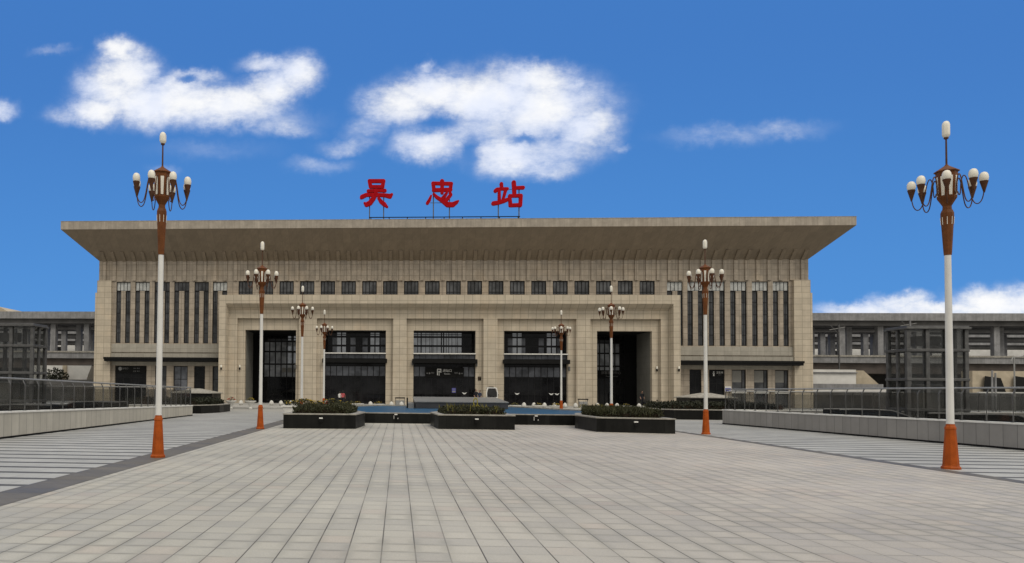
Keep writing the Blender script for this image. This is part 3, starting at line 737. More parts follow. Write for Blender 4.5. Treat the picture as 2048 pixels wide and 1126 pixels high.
# red roof characters: strokes traced as tapering capsules and merged into one outline
STROKES = {
'吴': [[(288,158,15),(298,212,15)],[(288,158,15),(425,158,15)],[(423,158,15),(415,212,15)],[(298,213,13),(415,213,13)],[(276,255,13),(360,250,12),(438,251,14)],
  [(206,322,10),(216,312,17),(255,293,15),(350,291,14),(440,297,15),(485,306,19),(506,288,9)],[(352,255,14),(345,295,16),(325,328,19),(292,372,20),(258,388,18),(241,374,9)],[(378,325,12),(400,358,16),(432,385,17),(460,410,8)]],
'忠': [[(908,180,14),(916,240,14)],[(906,180,13),(1085,184,14)],[(1083,184,14),(1076,240,14)],[(914,246,15),(1078,242,15)],[(995,160,17),(996,200,15),(995,272,13)],
  [(888,302,7),(872,342,12),(852,374,12)],[(914,284,9),(945,316,13),(1000,350,17),(1050,388,21),(1100,388,20),(1138,364,13),(1153,352,6)],[(1042,272,9),(1022,300,13),(998,332,15)],[(1072,268,10),(1080,292,13),(1050,328,14),(1030,350,14)]],
'站': [[(1573,186,14),(1577,230,12)],[(1516,254,15),(1530,240,14),(1575,234,12),(1632,233,11)],[(1552,250,11),(1553,345,13)],[(1614,250,13),(1590,335,11),(1580,352,10)],[(1496,376,17),(1545,368,16),(1600,352,15),(1642,334,13)],
  [(1694,172,17),(1698,225,17),(1700,298,15)],[(1700,225,13),(1785,222,14)],[(1654,302,13),(1662,394,15)],[(1654,303,13),(1764,300,14)],[(1764,302,14),(1757,394,15)],[(1660,395,14),(1757,391,15)]]}
def marching(F, xs_, ys_):
    nx, ny = F.shape; segs = {}
    def ip(i, j, k, l): t = F[i,j]/(F[i,j]-F[k,l]); return (xs_[i]+(xs_[k]-xs_[i])*t, ys_[j]+(ys_[l]-ys_[j])*t)
    pts = {}
    for i in range(nx-1):
        for j in range(ny-1):
            c = [(i,j),(i+1,j),(i+1,j+1),(i,j+1)]; s_ = [F[q] < 0 for q in c]
            if all(s_) or not any(s_): continue
            cr = []
            for e in range(4):
                p, q = c[e], c[(e+1)%4]
                if s_[e] != s_[(e+1)%4]:
                    key = (min(p,q), max(p,q)); pts[key] = ip(*key[0], *key[1]); cr.append((key, s_[e]))
            if len(cr) == 2:
                a, b = (cr[0][0], cr[1][0]) if cr[0][1] else (cr[1][0], cr[0][0]); segs[a] = b
            else:
                for e in range(0, 4, 1):
                    if cr[e][1]: segs[cr[e][0]] = cr[(e+3)%4][0]
    loops = []
    while segs:
        k0 = next(iter(segs)); lp = []; k = k0
        while k in segs: lp.append(pts[k]); k = segs.pop(k)
        if len(lp) > 6: loops.append(lp)
    return loops
YS = 88.2; PXS = 1/4.876
zrail = ZY(890, 433.6, YS)
for ch, strokes in STROKES.items():
    allp = np.array([p for s in strokes for p in s]); x0, x1 = allp[:,0].min()-30, allp[:,0].max()+30; y0, y1 = allp[:,1].min()-30, allp[:,1].max()+30
    xs_ = np.arange(x0, x1, 2.0); ys_ = np.arange(y0, y1, 2.0)
    GX, GY = np.meshgrid(xs_, ys_, indexing='ij'); F = np.full(GX.shape, 1e9)
    for s in strokes:
        for (ax,ay,ar),(bx,by,br) in zip(s, s[1:]):
            L2 = (bx-ax)**2+(by-ay)**2; t = np.clip(((GX-ax)*(bx-ax)+(GY-ay)*(by-ay))/L2, 0, 1)
            F = np.minimum(F, np.hypot(GX-ax-t*(bx-ax), GY-ay-t*(by-ay))-(ar+(br-ar)*t)*1.1)
    F[F == 0] = 1e-6
    cx_ = (x0+x1)/2; P = atY(680+cx_*PXS, 433, YS)
    o = thing('sign_letter', {'吴':'red roof character with a box over spreading legs, leftmost', '忠':'red roof character with a long hooked sweep, middle one', '站':'red roof character made of two side-by-side halves, rightmost'}[ch], 'sign', (P[0], YS, zrail), 0, 'red characters on the roof')
    cu_ = bpy.data.curves.new('character', 'CURVE'); cu_.dimensions = '2D'; cu_.fill_mode = 'BOTH'; cu_.extrude = .14; cu_.bevel_depth = .03
    for lp in marching(F, xs_, ys_):
        sp = cu_.splines.new('POLY'); sp.use_cyclic_u = True; sp.points.add(len(lp)-1)
        for q, (x, y) in zip(sp.points, lp):
            w = atY(680+x*PXS, 330+y*PXS, YS); q.co = (w[0]-P[0], w[2]-zrail, 0, 1)
    co = bpy.data.objects.new('character', cu_); col.objects.link(co); bpy.context.view_layer.update()
    me = bpy.data.meshes.new_from_object(co.evaluated_get(bpy.context.evaluated_depsgraph_get())); bpy.data.objects.remove(co)
    me.materials.clear(); me.materials.append(M['red'])
    r = bpy.data.objects.new('character', me); col.objects.link(r); r.parent = o; r.rotation_euler = (R_(90), 0, 0)
    for zx, zt in {'吴':((287,290),(425,250)), '忠':((911,240),(1068,300)), '站':((1546,240),(1748,240))}[ch]:
        xq = atY(680+zx*PXS, 433, YS)[0]-P[0]; zq = ZY(680+zx*PXS, 330+zt*PXS, YS)-zrail
        MB().box(xq-.06,xq+.06,.16,.28,21.40-zrail,zq).build('post', 'steel_dark', o)
    if ch != '吴':
        zq = ZY(900, 330+(362 if ch == '忠' else 236)*PXS, YS)-zrail
        xa, xb = [atY(680+q*PXS, 433, YS)[0]-P[0] for q in ((880,1070) if ch == '忠' else (1630,1748))]
        MB().box(xa, xb, .29, .33, zq-.03, zq+.03).build('brace', 'steel_dark', o)
o = MB().box(XY(738,433,YS), XY(1040,433,YS), YS-.14, YS-.02, zrail-.085, zrail+.0)
for x in np.linspace(XY(742,433,YS), XY(1036,433,YS), 9): o.box(x-.05, x+.05, YS-.13, YS-.03, 21.40, zrail-.086)
tag(o.build('sign_rail', 'black'), 'long thin black rail along the roof under red characters', 'rail')
# ------------------------------------------------------------------ lamp posts
def make_lamp(hs=0., short_top=False):
    o = thing('lamp_post', 'lamp', 'lamp post'); o8 = R_(22.5)
    MB().lathe([(.195,0),(.195,.05),(.17,.075),(.163,.10),(.108,.93),(.118,.95),(.112,.99),(.092,1.03),(.082,1.075)], 8, rot=o8).build('base', 'orange', o, bevel=.006)
    MB().lathe([(.084,1.07),(.084,1.1),(.0785,1.101),(.066,5.12+hs*.4)], 24).build('pole', 'white_paint', o, True)
    cl = MB().lathe([(.078,5.09+hs*.4),(.086,5.2+hs*.4),(.132,6.04+hs),(.132,6.10+hs),(.105,6.18+hs)], 8, rot=o8).build('collar', 'brown', o, bevel=.006)
    m = MB()
    for k in range(8):
        a = o8+k*math.pi/4; m.tube([(.131*math.cos(a),.131*math.sin(a),6.00+hs),(.1215*math.cos(a),.1215*math.sin(a),5.82+hs)], .0065, 6)
    m.build('trim', 'globe', cl)
    ln = MB().lathe([(.095,6.16+hs),(.088,6.27+hs),(.115,6.32+hs),(.195,6.46+hs),(.215,7.05+hs),(.225,7.10+hs)], 8, rot=o8).build('lantern', 'brown', o, bevel=.005)
    for k in range(8):
        a = k*math.pi/4; ca, sa = math.cos(a), math.sin(a); ap = math.cos(math.pi/8)
        def pt(r, t, z): return (r*ca-t*sa, r*sa+t*ca, z)
        ra, rb = .195*ap+.006, .212*ap+.006
        m = MB().add([*[pt(r_,t_,z_+hs) for r_,t_,z_ in ((ra+.004,-.030,6.51),(ra+.004,.030,6.51),(rb+.004,.042,6.97),(rb+.004,-.042,6.97),(ra-.02,-.030,6.51),(ra-.02,.030,6.51),(rb-.02,.042,6.97),(rb-.02,-.042,6.97))]],
                     [(0,1,2,3),(0,4,5,1),(1,5,6,2),(2,6,7,3),(3,7,4,0)]); m.build('panel', 'globe', ln)
    MB().lathe([(.20,7.10+hs),(.25,7.085+hs),(.25,7.11+hs),(.05,7.24+hs),(.03,7.27+hs)], 8, rot=o8).build('roof', 'brown', o, bevel=.004)
    zt_ = 8.03 if short_top else 7.93
    MB().lathe([(.022,7.25+hs),(.018,zt_-.05),(.05,zt_-.03),(.05,zt_)], 10).build('spire', 'dark_brown', o, True)
    MB().lathe([(.045,zt_-.005),(.078,zt_+.04),(.085,zt_+.07),(.085,8.22),(.072,8.28),(.045,8.315),(.012,8.33)], 8).build('top_lamp', 'globe', o, True)
    prof = [(r_, z_+hs) for r_, z_ in ((.20,6.60),(.225,6.51),(.25,6.57),(.262,6.80),(.30,6.95),(.345,6.94),(.385,6.80),(.43,6.53),(.475,6.34),(.535,6.255),(.60,6.27),(.65,6.37),(.68,6.54))]
    for k in range(8):
        a = o8+k*math.pi/4; ca, sa = math.cos(a), math.sin(a)
        P = [Vector((r*ca, r*sa, z)) for r, z in prof]; S = []
        for i in range(len(P)-1):                 # Catmull-Rom
            p0, p1, p2, p3 = P[max(i-1,0)], P[i], P[i+1], P[min(i+2,len(P)-1)]
            for t in (0, .33, .66): S.append(.5*((2*p1)+(p2-p0)*t+(2*p0-5*p1+4*p2-p3)*t*t+(3*p1-p0-3*p2+p3)*t**3))
        S.append(P[-1])
        arm = MB().tube(S, .0125, 6).build('arm', 'dark_brown', o, True)
        c = (.68*ca, .68*sa)
        MB().lathe([(r_, z_-.13+hs) for r_, z_ in ((.016,6.62),(.03,6.68),(.082,6.87),(.088,6.89),(.07,6.90))], 10, c).build('holder', 'dark_brown', arm, True)
        MB().lathe([(r_, z_-.13+hs) for r_, z_ in ((.07,6.892),(.088,6.93),(.093,6.98),(.085,7.04),(.062,7.085),(.03,7.105),(.006,7.11))], 14, c).build('globe', 'globe', arm, True)
    return o
LY = [18.72, 32.89, 47.06, 61.23]; LXL, LXR = -6.0643, 13.08
first = make_lamp(.17, True); proto = make_lamp()
desc = ['white lamp post with orange base and eight globes, nearest on the left','second lamp post from the camera in the left row, orange base on dark band',
 'third lamp post from the camera in the left row, base behind the hedge planter','farthest lamp post of the left row, before the second entrance',
 'large lamp post with globes nearest the camera at the right edge','second lamp post from the camera in the right row, before the right wing',
 'third lamp post from the camera in the right row, before the rightmost entrance','farthest lamp post of the right row, behind the blue pool edge']
for i in range(8):
    x, y = (LXL if i < 4 else LXR), LY[i%4]
    rel = [22.5, 22.5, 22.5, 22.5, 0, 22.5, 0, 0][i]
    view = math.degrees(math.atan2(x, y))         # bearing of the post from the camera
    rz = R_(rel-22.5-view)
    if i < 2:
        q_ = (first, proto)[i]; q_.location = (x,y,.004); q_.rotation_euler = (0,0,rz); q_['label'] = desc[i]; q_['group'] = 'lamp posts lining the plaza'
    else: place_copy(proto, (x,y,.004), rz, desc[i], 'lamp posts lining the plaza')

# ------------------------------------------------------------------ low walls and glass railings round the stairwells
def low_wall(name, label, A, B, h0, h1, mat, w=.34):
    A, B = Vector(A), Vector(B); L = (B-A).length; rz = math.atan2(B.y-A.y, B.x-A.x)
    o = thing(name, label, 'wall', (A.x, A.y, 0), rz)
    MB().add([(0,-w/2,0),(L,-w/2,0),(L,w/2,0),(0,w/2,0),(0,-w/2,h0),(L,-w/2,h1),(L,w/2,h1),(0,w/2,h0)], [(0,3,2,1),(4,5,6,7),(0,1,5,4),(1,2,6,5),(2,3,7,6),(3,0,4,7)]).build('body', mat, o)
    e = w/2+.03
    MB().add([(-.02,-e,h0+.003),(L+.02,-e,h1+.003),(L+.02,e,h1+.003),(-.02,e,h0+.003),(-.02,-e,h0+.06),(L+.02,-e,h1+.06),(L+.02,e,h1+.06),(-.02,e,h0+.06)], [(0,3,2,1),(4,5,6,7),(0,1,5,4),(1,2,6,5),(2,3,7,6),(3,0,4,7)]).build('coping', 'pot_white', o)
    MB().box(.0,L,-w/2-.012,-w/2-.002,.0,.07).box(0,L,w/2+.002,w/2+.012,0,.07).build('skirting', 'black', o)
    return o
def railing(label, A, B, h0, h1, step, inward, rise=1.2):
    A, B = Vector(A), Vector(B); L = (B-A).length; rz = math.atan2(B.y-A.y, B.x-A.x)
    o = thing('glass_railing', label, 'railing', (A.x, A.y, 0), rz)
    n = round(L/step); s = inward
    def zb(x): return h0+(h1-h0)*x/L+.06
    def zt(x): return zb(x)+rise-.06
    post = None
    for i in range(n+1):
        x = L-i*L/n; z = zb(x)
        if post is None:
            post = MB().tube([(0,0,0),(0,0,rise-.28),(0,s*.10,rise-.08)], .024, 6).box(-.05,.05,-.05,.05,0,.02).build('post', 'steel_dark', o); post.location = (x,0,z)
        else:
            c = post.copy(); col.objects.link(c); c.parent = o; c.location = (x,0,z)
    m = MB()
    for i in range(n):
        x0, x1 = L-(i+1)*L/n+.05, L-i*L/n-.05
        m.add([(x0,-.006,zb(x0)+.05),(x1,-.006,zb(x1)+.05),(x1,-.006,zt(x1)-.16),(x0,-.006,zt(x0)-.16),(x0,.006,zb(x0)+.05),(x1,.006,zb(x1)+.05),(x1,.006,zt(x1)-.16),(x0,.006,zt(x0)-.16)],
              [(0,1,2,3),(7,6,5,4),(0,4,5,1),(1,5,6,2),(2,6,7,3),(3,7,4,0)])
    m.build('glass_panel', 'rail_glass', o)
    MB().tube([(-.05,s*.10,zt(0)),(L+.05,s*.10,zt(L))], .035, 8).build('handrail', 'steel', o, True)
    return o
low_wall('low_wall', 'pale tiled low wall along the left stairwell', (-13.5,14.0), (-13.5,48.1), .98, .62, 'wall_tile')
railing('tinted glass railing on top of the left pale wall', (-13.5,14.0), (-13.5,48.1), .98, .62, 1.04, 1)
low_wall('low_wall', 'short pale wall closing the far end of left stairwell', (-30,48.6), (-13.55,48.6), .62, .62, 'wall_tile')
railing('glass railing across the far end of the left stairwell', (-30,48.6), (-13.6,48.6), .62, .62, 1.1, -1, 1.22)
low_wall('low_wall', 'grey tiled low wall along the right stairwell', (21.2,14.0), (18.62,44.1), .84, .78, 'wall_tile_grey')
railing('tinted glass railing on top of the right grey wall', (21.2,14.0), (18.62,44.1), .84, .78, 1.0, -1)
low_wall('low_wall', 'short grey wall closing the far end of right stairwell', (18.85,44.3), (37,44.3), .78, .78, 'wall_tile_grey')
railing('glass railing across the far end of the right stairwell', (18.9,44.3), (37,44.3), .78, .78, 1.1, -1, 1.1)
# escalators: landing beside the wall, running down away from the plaza
def escalator(label, x, y, sgn, grp):
    o = thing('escalator', label, 'escalator', (x, y, 0))
    for dy in (0, 1.35):
        top = [(-2.2,.98),(-.6,1.0),(.2,.96),(.9,.72),(1.6,.28),(6.5,-2.75)]
        prof = [(p[0]*sgn, p[1]) for p in top]; low = [(p[0]*sgn, p[1]-.92) for p in top]
        m = MB(); n = len(top)
        vs_ = [(p[0],dy-.05,p[1]) for p in prof]+[(p[0],dy-.05,p[1]) for p in low]+[(p[0],dy+.05,p[1]) for p in prof]+[(p[0],dy+.05,p[1]) for p in low]
        fs_ = []
        for i in range(n-1): fs_ += [(i,i+1,n+i+1,n+i),(2*n+i,3*n+i,3*n+i+1,2*n+i+1),(i,2*n+i,2*n+i+1,i+1),(n+i,n+i+1,3*n+i+1,3*n+i)]
        fs_ += [(0,n,3*n,2*n),(n-1,2*n-1+2*n,2*n-1,n-1)][:1]
        m.add(vs_, fs_); b = m.build('balustrade', 'black', o)
        MB().tube([(p[0],dy,p[1]+.03) for p in prof], .045, 6).build('handrail', 'steel_dark', b, True)
    m = MB()
    for k in range(16): m.box(*sorted((sgn*(.3+k*.38), sgn*(.68+k*.38))), .06, 1.29, -.2-.235*k, -.02-.235*k)
    m.build('steps', 'steel_dark', o); MB().box(*sorted((-sgn*2.2, sgn*.29)), .06, 1.29, -.15, -.01).build('landing', 'steel_dark', o)
g = 'escalators in the stairwells'
escalator('escalator top behind the glass, nearest in the left stairwell', -16.4, 30.0, -1, g)
escalator('escalator top behind the glass, farther in the left stairwell', -16.6, 38.0, -1, g)
escalator('escalator top behind the glass, nearest in the right stairwell', 23.6, 30.5, 1, g)
escalator('escalator top behind the glass, farther in the right stairwell', 23.4, 37.6, 1, g)
# lift towers
def lift(label, xc, y0, x1, y1):
    o = thing('lift_tower', label, 'lift', (xc, y0, 0)); sx = 1 if x1 > xc else -1
    W_, D_ = abs(x1-xc), y1-y0
    xa, xb = (0, W_) if sx > 0 else (-W_, 0)
    m = MB(); H = 5.1
    cs = [(xa,0),(xb,0),(xb,D_),(xa,D_)]
    for x in (xa, xa+W_*.33, xa+W_*.66, xb):
        for y in (0, D_): m.box(x-.09,x+.09,y-.09,y+.09,-5,H)
    for y in (D_*.5,):
        for x in (xa, xb): m.box(x-.07,x+.07,y-.07,y+.07,-5,H)
    for z in (1.0, 2.55, 4.04): 
        m.box(xa-.12,xb+.12,-.12,.12,z-.07,z+.07); m.box(xa-.12,xb+.12,D_-.12,D_+.12,z-.07,z+.07)
        m.box(xa-.12,xa+.12,.121,D_-.121,z-.07,z+.07); m.box(xb-.12,xb+.12,.121,D_-.121,z-.07,z+.07)
    m.build('frame', 'lift_frame', o, bevel=.015)
    g_ = MB(); 
    g_.box(xa,xb,-.01,.01,-4.9,H-.02).box(xa,xb,D_-.01,D_+.01,-4.9,H-.02).box(xa-.01,xa+.01,.02,D_-.02,-4.9,H-.02).box(xb-.01,xb+.01,.02,D_-.02,-4.9,H-.02)
    g_.build('glazing', 'lift_glass', o)
    MB().box(xa-.16,xb+.16,-.2,D_+.16,H,H+.1).box(xa-.1,xb+.1,-.14,D_+.1,H+.101,H+.17).build('roof', 'lift_frame', o, bevel=.02)
    mx = (xa+xb)/2
    c = MB().box(mx-.85,mx+.85,D_*.3,D_*.8,-.1,2.3).build('car', 'steel_dark', o, bevel=.03)
    d = MB().box(mx-.42,mx-.01,D_*.3-.05,D_*.3-.01,0,2.05).box(mx+.01,mx+.42,D_*.3-.05,D_*.3-.01,0,2.05).build('door', 'steel', c)
    s_ = MB()
    for q in (-.95, .95): s_.box(mx+q-.05,mx+q+.05,D_*.5-.08,D_*.5+.08,-5,H-.05)
    s_.box(mx-.6,mx+.6,D_*.4,D_*.7,4.3,4.8); s_.build('guide_rail', 'lift_frame', o)
    return o
lift('dark glass lift tower with flat roof at the left edge', -20.1, 40.0, -23.6, 41.5)
lift('dark glass lift tower with flat roof behind the right railing', 25.93, 40.0, 28.75, 41.5)

# ------------------------------------------------------------------ planters with hedges, pool
def hedge_obj(label, poly_fn, bounds, n, mat, loc, size=.10, core=None, group=None, up=.5, seed=1, cat='hedge'):
    o = thing('hedge', label, cat, loc, 0, group)
    rnd = random.Random(seed); m = MB(); foliage(m, poly_fn, n, size, bounds, up, 0, rnd); m.build('foliage', mat, o)
    if core:
        pts, z0, z1 = core; MB().prism(pts, z0, z1).build('stems', 'soil', o)
    return o
def inpoly(pts):
    def f(x, y):
        r = False; n = len(pts)
        for i in range(n):
            x1, y1 = pts[i]; x2, y2 = pts[(i+1)%n]
            if (y1 > y) != (y2 > y) and x < (x2-x1)*(y-y1)/(y2-y1)+x1: r = not r
        return r
    return f
def inset(pts, d):
    n = len(pts); outp = []
    A = sum(pts[i][0]*pts[(i+1)%n][1]-pts[(i+1)%n][0]*pts[i][1] for i in range(n)); sg = 1 if A > 0 else -1
    for i in range(n):
        p0, p1, p2 = Vector(pts[i-1]), Vector(pts[i]), Vector(pts[(i+1)%n])
        e1, e2 = (p1-p0).normalized(), (p2-p1).normalized()
        n1, n2 = Vector((-e1.y,e1.x))*sg, Vector((-e2.y,e2.x))*sg
        b = n1+n2; b /= max(b.dot(n1), .2)
        outp.append(tuple(p1+b*d))
    return outp
def planter(label, pts, h, grp):
    cx_ = sum(p[0] for p in pts)/len(pts); cy_ = sum(p[1] for p in pts)/len(pts)
    q = [(x-cx_, y-cy_) for x, y in pts]; o = thing('planter', label, 'planter', (cx_, cy_, 0), 0, grp)
    n = len(q); i1 = inset(q, .32); i0 = inset(q, .30); e = inset(q, -.03)
    m = MB(); v = [(*p,0) for p in q]+[(*p,h) for p in q]; m.add(v, [(k,(k+1)%n,n+(k+1)%n,n+k) for k in range(n)]); m.build('side', 'black_granite', o)
    m = MB(); v = [(*p,h+.002) for p in e]+[(*p,h+.06) for p in e]+[(*p,h+.06) for p in i1]+[(*p,h-.06) for p in i1]
    m.add(v, [(r*n+k, r*n+(k+1)%n, (r+1)*n+(k+1)%n, (r+1)*n+k) for r in range(3) for k in range(n)]+[tuple(range(n-1,-1,-1))]); m.build('coping', 'granite_cap', o, bevel=.008)
    MB().add([(*p,h-.04) for p in i0], [tuple(range(n))]).build('soil', 'soil', o)
    return o, q, (cx_, cy_)
def hedge_in(label, pts, z0, z1, n, mat, size=.10, d=.36, seed=1, spiky=0, group='hedges in the black planters'):
    c = (sum(p[0] for p in pts)/len(pts), sum(p[1] for p in pts)/len(pts)); q = inset([(x-c[0],y-c[1]) for x, y in pts], d); ip = inpoly(q); ip2 = inpoly(inset(q, .14))
    def f(x, y, z):
        if not ip(x, y): return False
        bump_ = .05*math.sin(x*3.1+seed)+.05*math.sin(y*2.3+x*1.7)+.03*math.sin(x*9+y*7)
        if z > z1-.05+bump_: return False
        return not (ip2(x, y) and z < z1-.22)
    b = [(min(p[i] for p in q), max(p[i] for p in q)) for i in (0,1)]+[(z0, z1+.1)]
    o = hedge_obj(label, f, b, n, mat, (c[0], c[1], z0), size, None, group, .7, seed)
    for ch in o.children: ch.location = (0,0,-z0)
    MB().prism(inset(q, .12), z0, z1-.16).build('stems', 'soil', o).location = (0,0,-z0)
    if spiky:
        rnd = random.Random(seed+9); m = MB()
        for _ in range(spiky):
            while True:
                x, y = rnd.uniform(*b[0]), rnd.uniform(*b[1])
                if ip(x, y): break
            h = rnd.uniform(.15,.42); lx, ly = rnd.gauss(0,.09), rnd.gauss(0,.09); w = .018
            m.add([(x-w,y,z1-.2),(x+w,y,z1-.2),(x+lx*.6+w*.7,y+ly*.6,z1-.2+h*.65),(x+lx,y+ly,z1-.2+h),(x+lx*.6-w*.7,y+ly*.6,z1-.2+h*.65)], [(0,1,2,3,4)])
        sh = m.build('shoots', 'leaf_yellow' if seed == 2 else 'leaf', o); sh.location = (0,0,-z0); sh['kind'] = 'stuff'
    return o
gp = 'black granite planters'
PL = [(-5.15,33.6),(-1.9,33.9),(-1.62,37.2),(-2.4,40.3),(-5.15,40.3)]
PC = [(1.86,34.7),(5.33,34.7),(5.33,37.6),(4.9,40.35),(2.3,40.35),(1.66,38.4)]
PR = [(8.75,33.8),(11.83,32.95),(11.83,40.2),(9.35,40.2),(8.62,37.3)]
planter('black granite planter left of the pool, pale coping', PL, .62, gp)
planter('black granite planter in the middle before the fountain slab', PC, .62, gp)
planter('black granite planter right of the pool, cut-off corner', PR, .60, gp)
hedge_in('clipped dark green hedge in the left black planter', PL, .6, .98, 9000, 'leaf', .085, .36, 1, 500)
hedge_in('clipped green hedge with yellowish tips in middle black planter', PC, .6, .98, 8000, 'leaf', .085, .36, 2, 70)
hedge_in('bushy dark green hedge in the right black planter', PR, .58, .98, 9000, 'leaf', .09, .34, 3, 1500)
FPL = [(-20,52.4),(-13.9,52.4),(-13.2,55),(-13.2,58.5),(-20,58.5)]
FPR = [(17.6,51.8),(18.2,50.9),(26,50.9),(26,57),(17.6,57)]
planter('black planter beyond the end of the left pale wall', FPL, .55, gp)
planter('black planter beyond the end of the right grey wall', FPR, .62, gp)
hedge_in('low nearly black hedge in planter beyond the left wall', FPL, .5, 1.0, 11000, 'leaf_dark', .13, .4, 4)
hedge_in('low nearly black hedge in planter beyond the right wall', FPR, .55, 1.08, 12000, 'leaf_dark', .13, .5, 5)
for lab, xc in (('dark vent house with grey hipped roof at the left wing', -17.4), ('dark vent house with grey hipped roof at the right wing', 25.4)):
    o = thing('vent_house', lab, 'vent house', (xc, 64, .0))
    MB().box(-1.75,1.75,-1.6,1.6,0,1.36).build('wall', 'black_granite', o)
    e = [(-1.9,-1.75),(1.9,-1.75),(1.9,1.75),(-1.9,1.75)]; t_ = [(-.3,-.2),(.3,-.2),(.3,.2),(-.3,.2)]
    MB().prism(e, 1.362, 1.42).prism(e, 1.423, 1.78, 0, t_).build('roof', 'granite_cap', o)
for k, (x, y, lab) in enumerate(((-3.45,33.68,'small white-topped floodlight on front of left planter'),(3.6,34.66,'small white-topped floodlight on front of middle planter'),(10.3,33.34,'small white-topped floodlight on front of right planter'),(-.1,40.06,'small pale floodlight on the pool wall left of middle planter'),(7.25,40.06,'small pale floodlight on the pool wall right of middle planter'))):
    o = thing('floodlight', lab, 'light', (x, y, .36), 0, 'small floodlights on the black walls')
    MB().box(-.08,.08,-.10,-.01,.09,.145).build('lamp_head', 'pot_white', o, bevel=.01); MB().box(-.075,.075,-.10,-.02,-.06,.085).build('housing', 'black', o); MB().box(-.02,.02,-.02,.06,.0,.08).build('bracket', 'steel_dark', o)
    if k > 2: MB().box(-.12,-.09,-.05,-.01,-.12,.07).box(.09,.12,-.05,-.01,-.12,-.06).build('guard', 'pot_white', o)
# pool
zr = .57
def G(px, py, z): 
    d = ray(px, py); t = (z-EYE)/d[2]; return (t*d[0], t*d[1])
PO = [(-2.4,40.1),(9.4,40.1),(12.9,44.5),G(1163,825,zr),G(1040,817.2,zr),(8.6,62.0),(-1.5,62.0),(-5.8,56),(-5.8,45)]
PO = [(-2.4,40.1),(9.4,40.1),(12.4,43.2),(12.6,50.5),(9.2,61.5),(-1.8,61.5),(-5.6,53),(-5.4,43.2)]
o = thing('fountain_pool', 'blue painted fountain pool with black granite rim before the station', 'pool', (3.5, 50, 0))
q = [(x-3.5, y-50) for x, y in PO]; n = len(q); i1 = inset(q, .3)
m = MB(); m.add([(*p,0) for p in q]+[(*p,zr-.05) for p in q], [(k,(k+1)%n,n+(k+1)%n,n+k) for k in range(n)]); m.build('wall', 'black_granite', o)
e = inset(q, -.02)
m = MB(); m.add([(*p,zr-.047) for p in e]+[(*p,zr) for p in e]+[(*p,zr) for p in i1]+[(*p,zr-.2) for p in i1], [(r*n+k, r*n+(k+1)%n, (r+1)*n+(k+1)%n, (r+1)*n+k) for r in range(3) for k in range(n)]+[tuple(range(n-1,-1,-1))][:0]); m.build('rim', 'granite_cap', o)
MB().add([(*p,zr-.08) for p in inset(q, .29)], [tuple(range(n))]).build('basin', 'blue_pool', o)
o = thing('fountain_slab', 'grey stone slab with sloping top standing in the pool', 'fountain', (4.3, 57, .48))
yf, ybk = -3.4, 4.0
m = MB(); xa, xb = XY(831,810,53.6)-4.3, XY(1016,808,53.6)-4.3
za, zb_ = ZY(923,804.5,53.6)-.48, 1.24-.48
m.add([(xa,yf,0),(xb,yf,0),(xb,ybk,0),(xa,ybk,0),(xa,yf,za-.03),(xb,yf,za-.03),(xb,ybk,zb_-.03),(xa,ybk,zb_-.03)], [(0,1,5,4),(1,2,6,5),(2,3,7,6),(3,0,4,7)]); m.build('side', 'slab_dark', o)
m = MB(); m.add([(xa-.06,yf-.06,za-.03),(xb+.06,yf-.06,za-.03),(xb+.06,ybk,zb_-.03),(xa-.06,ybk,zb_-.03),(xa-.06,yf-.06,za+.03),(xb+.06,yf-.06,za+.03),(xb+.06,ybk,zb_+.03),(xa-.06,ybk,zb_+.03)], [(0,3,2,1),(4,5,6,7),(0,1,5,4),(1,2,6,5),(2,3,7,6),(3,0,4,7)]); m.build('top', 'slab', o)
MB().box(xa-.5,xa-.08,yf+.2,ybk-.5,-.05,za-.12).build('spout', 'slab', o); MB().box(xa-.62,xa-.52,yf+1.,yf+1.1,-.05,za+.28).build('nozzle', 'black', o)
# yellow ring ornament in the middle hedge
o = thing('garden_ornament', 'yellow green double ring ornament rising from middle hedge', 'ornament', (XY(951,812,36), 36.0, .9))
def ringm(cx_, cz_, rx, rz_, r): return MB().tube([(1.2*(cx_+rx*math.cos(a)), 0, 1.25*(cz_+rz_*math.sin(a))) for a in np.linspace(0, 2*math.pi, 25)], r, 6)
ringm(0, .26, .075, .16, .026).build('ring', 'ring_yellow', o, True); ringm(.09, .08, .05, .07, .02).build('ring', 'ring_yellow', o, True); ringm(-.09, .06, .05, .06, .018).build('ring', 'ring_yellow', o, True)
MB().tube([(0,0,-.2),(0,0,.11)], .014, 6).build('stake', 'leaf', o)
m = None
for x, h, b in ((-.62,.2,.07),(-.5,.22,-.06),(-.38,.17,.05),(.42,.16,-.06),(.6,.2,.08),(.7,.18,.09),(-.86,.13,.03)):
    pass
# red round sign behind the left hedge
o = thing('road_sign', 'round red sign with pale rim on a post behind left hedge', 'sign', (XY(652.5,810,42.5), 42.5, 0), R_(62))
MB().tube([(0,0,0),(0,0,1.1)], .022, 8).build('post', 'steel', o)
d = MB().lathe([(.235,-.01),(.235,.01)], 32).build('rim', 'pot_white', o); d.rotation_euler = (R_(90),0,0); d.location = (0,-.035,.95)
d2 = MB().lathe([(.17,-.006),(.17,.006)], 32).build('disc', 'red_disc', o); d2.rotation_euler = (R_(90),0,0); d2.location = (0,-.052,.95)

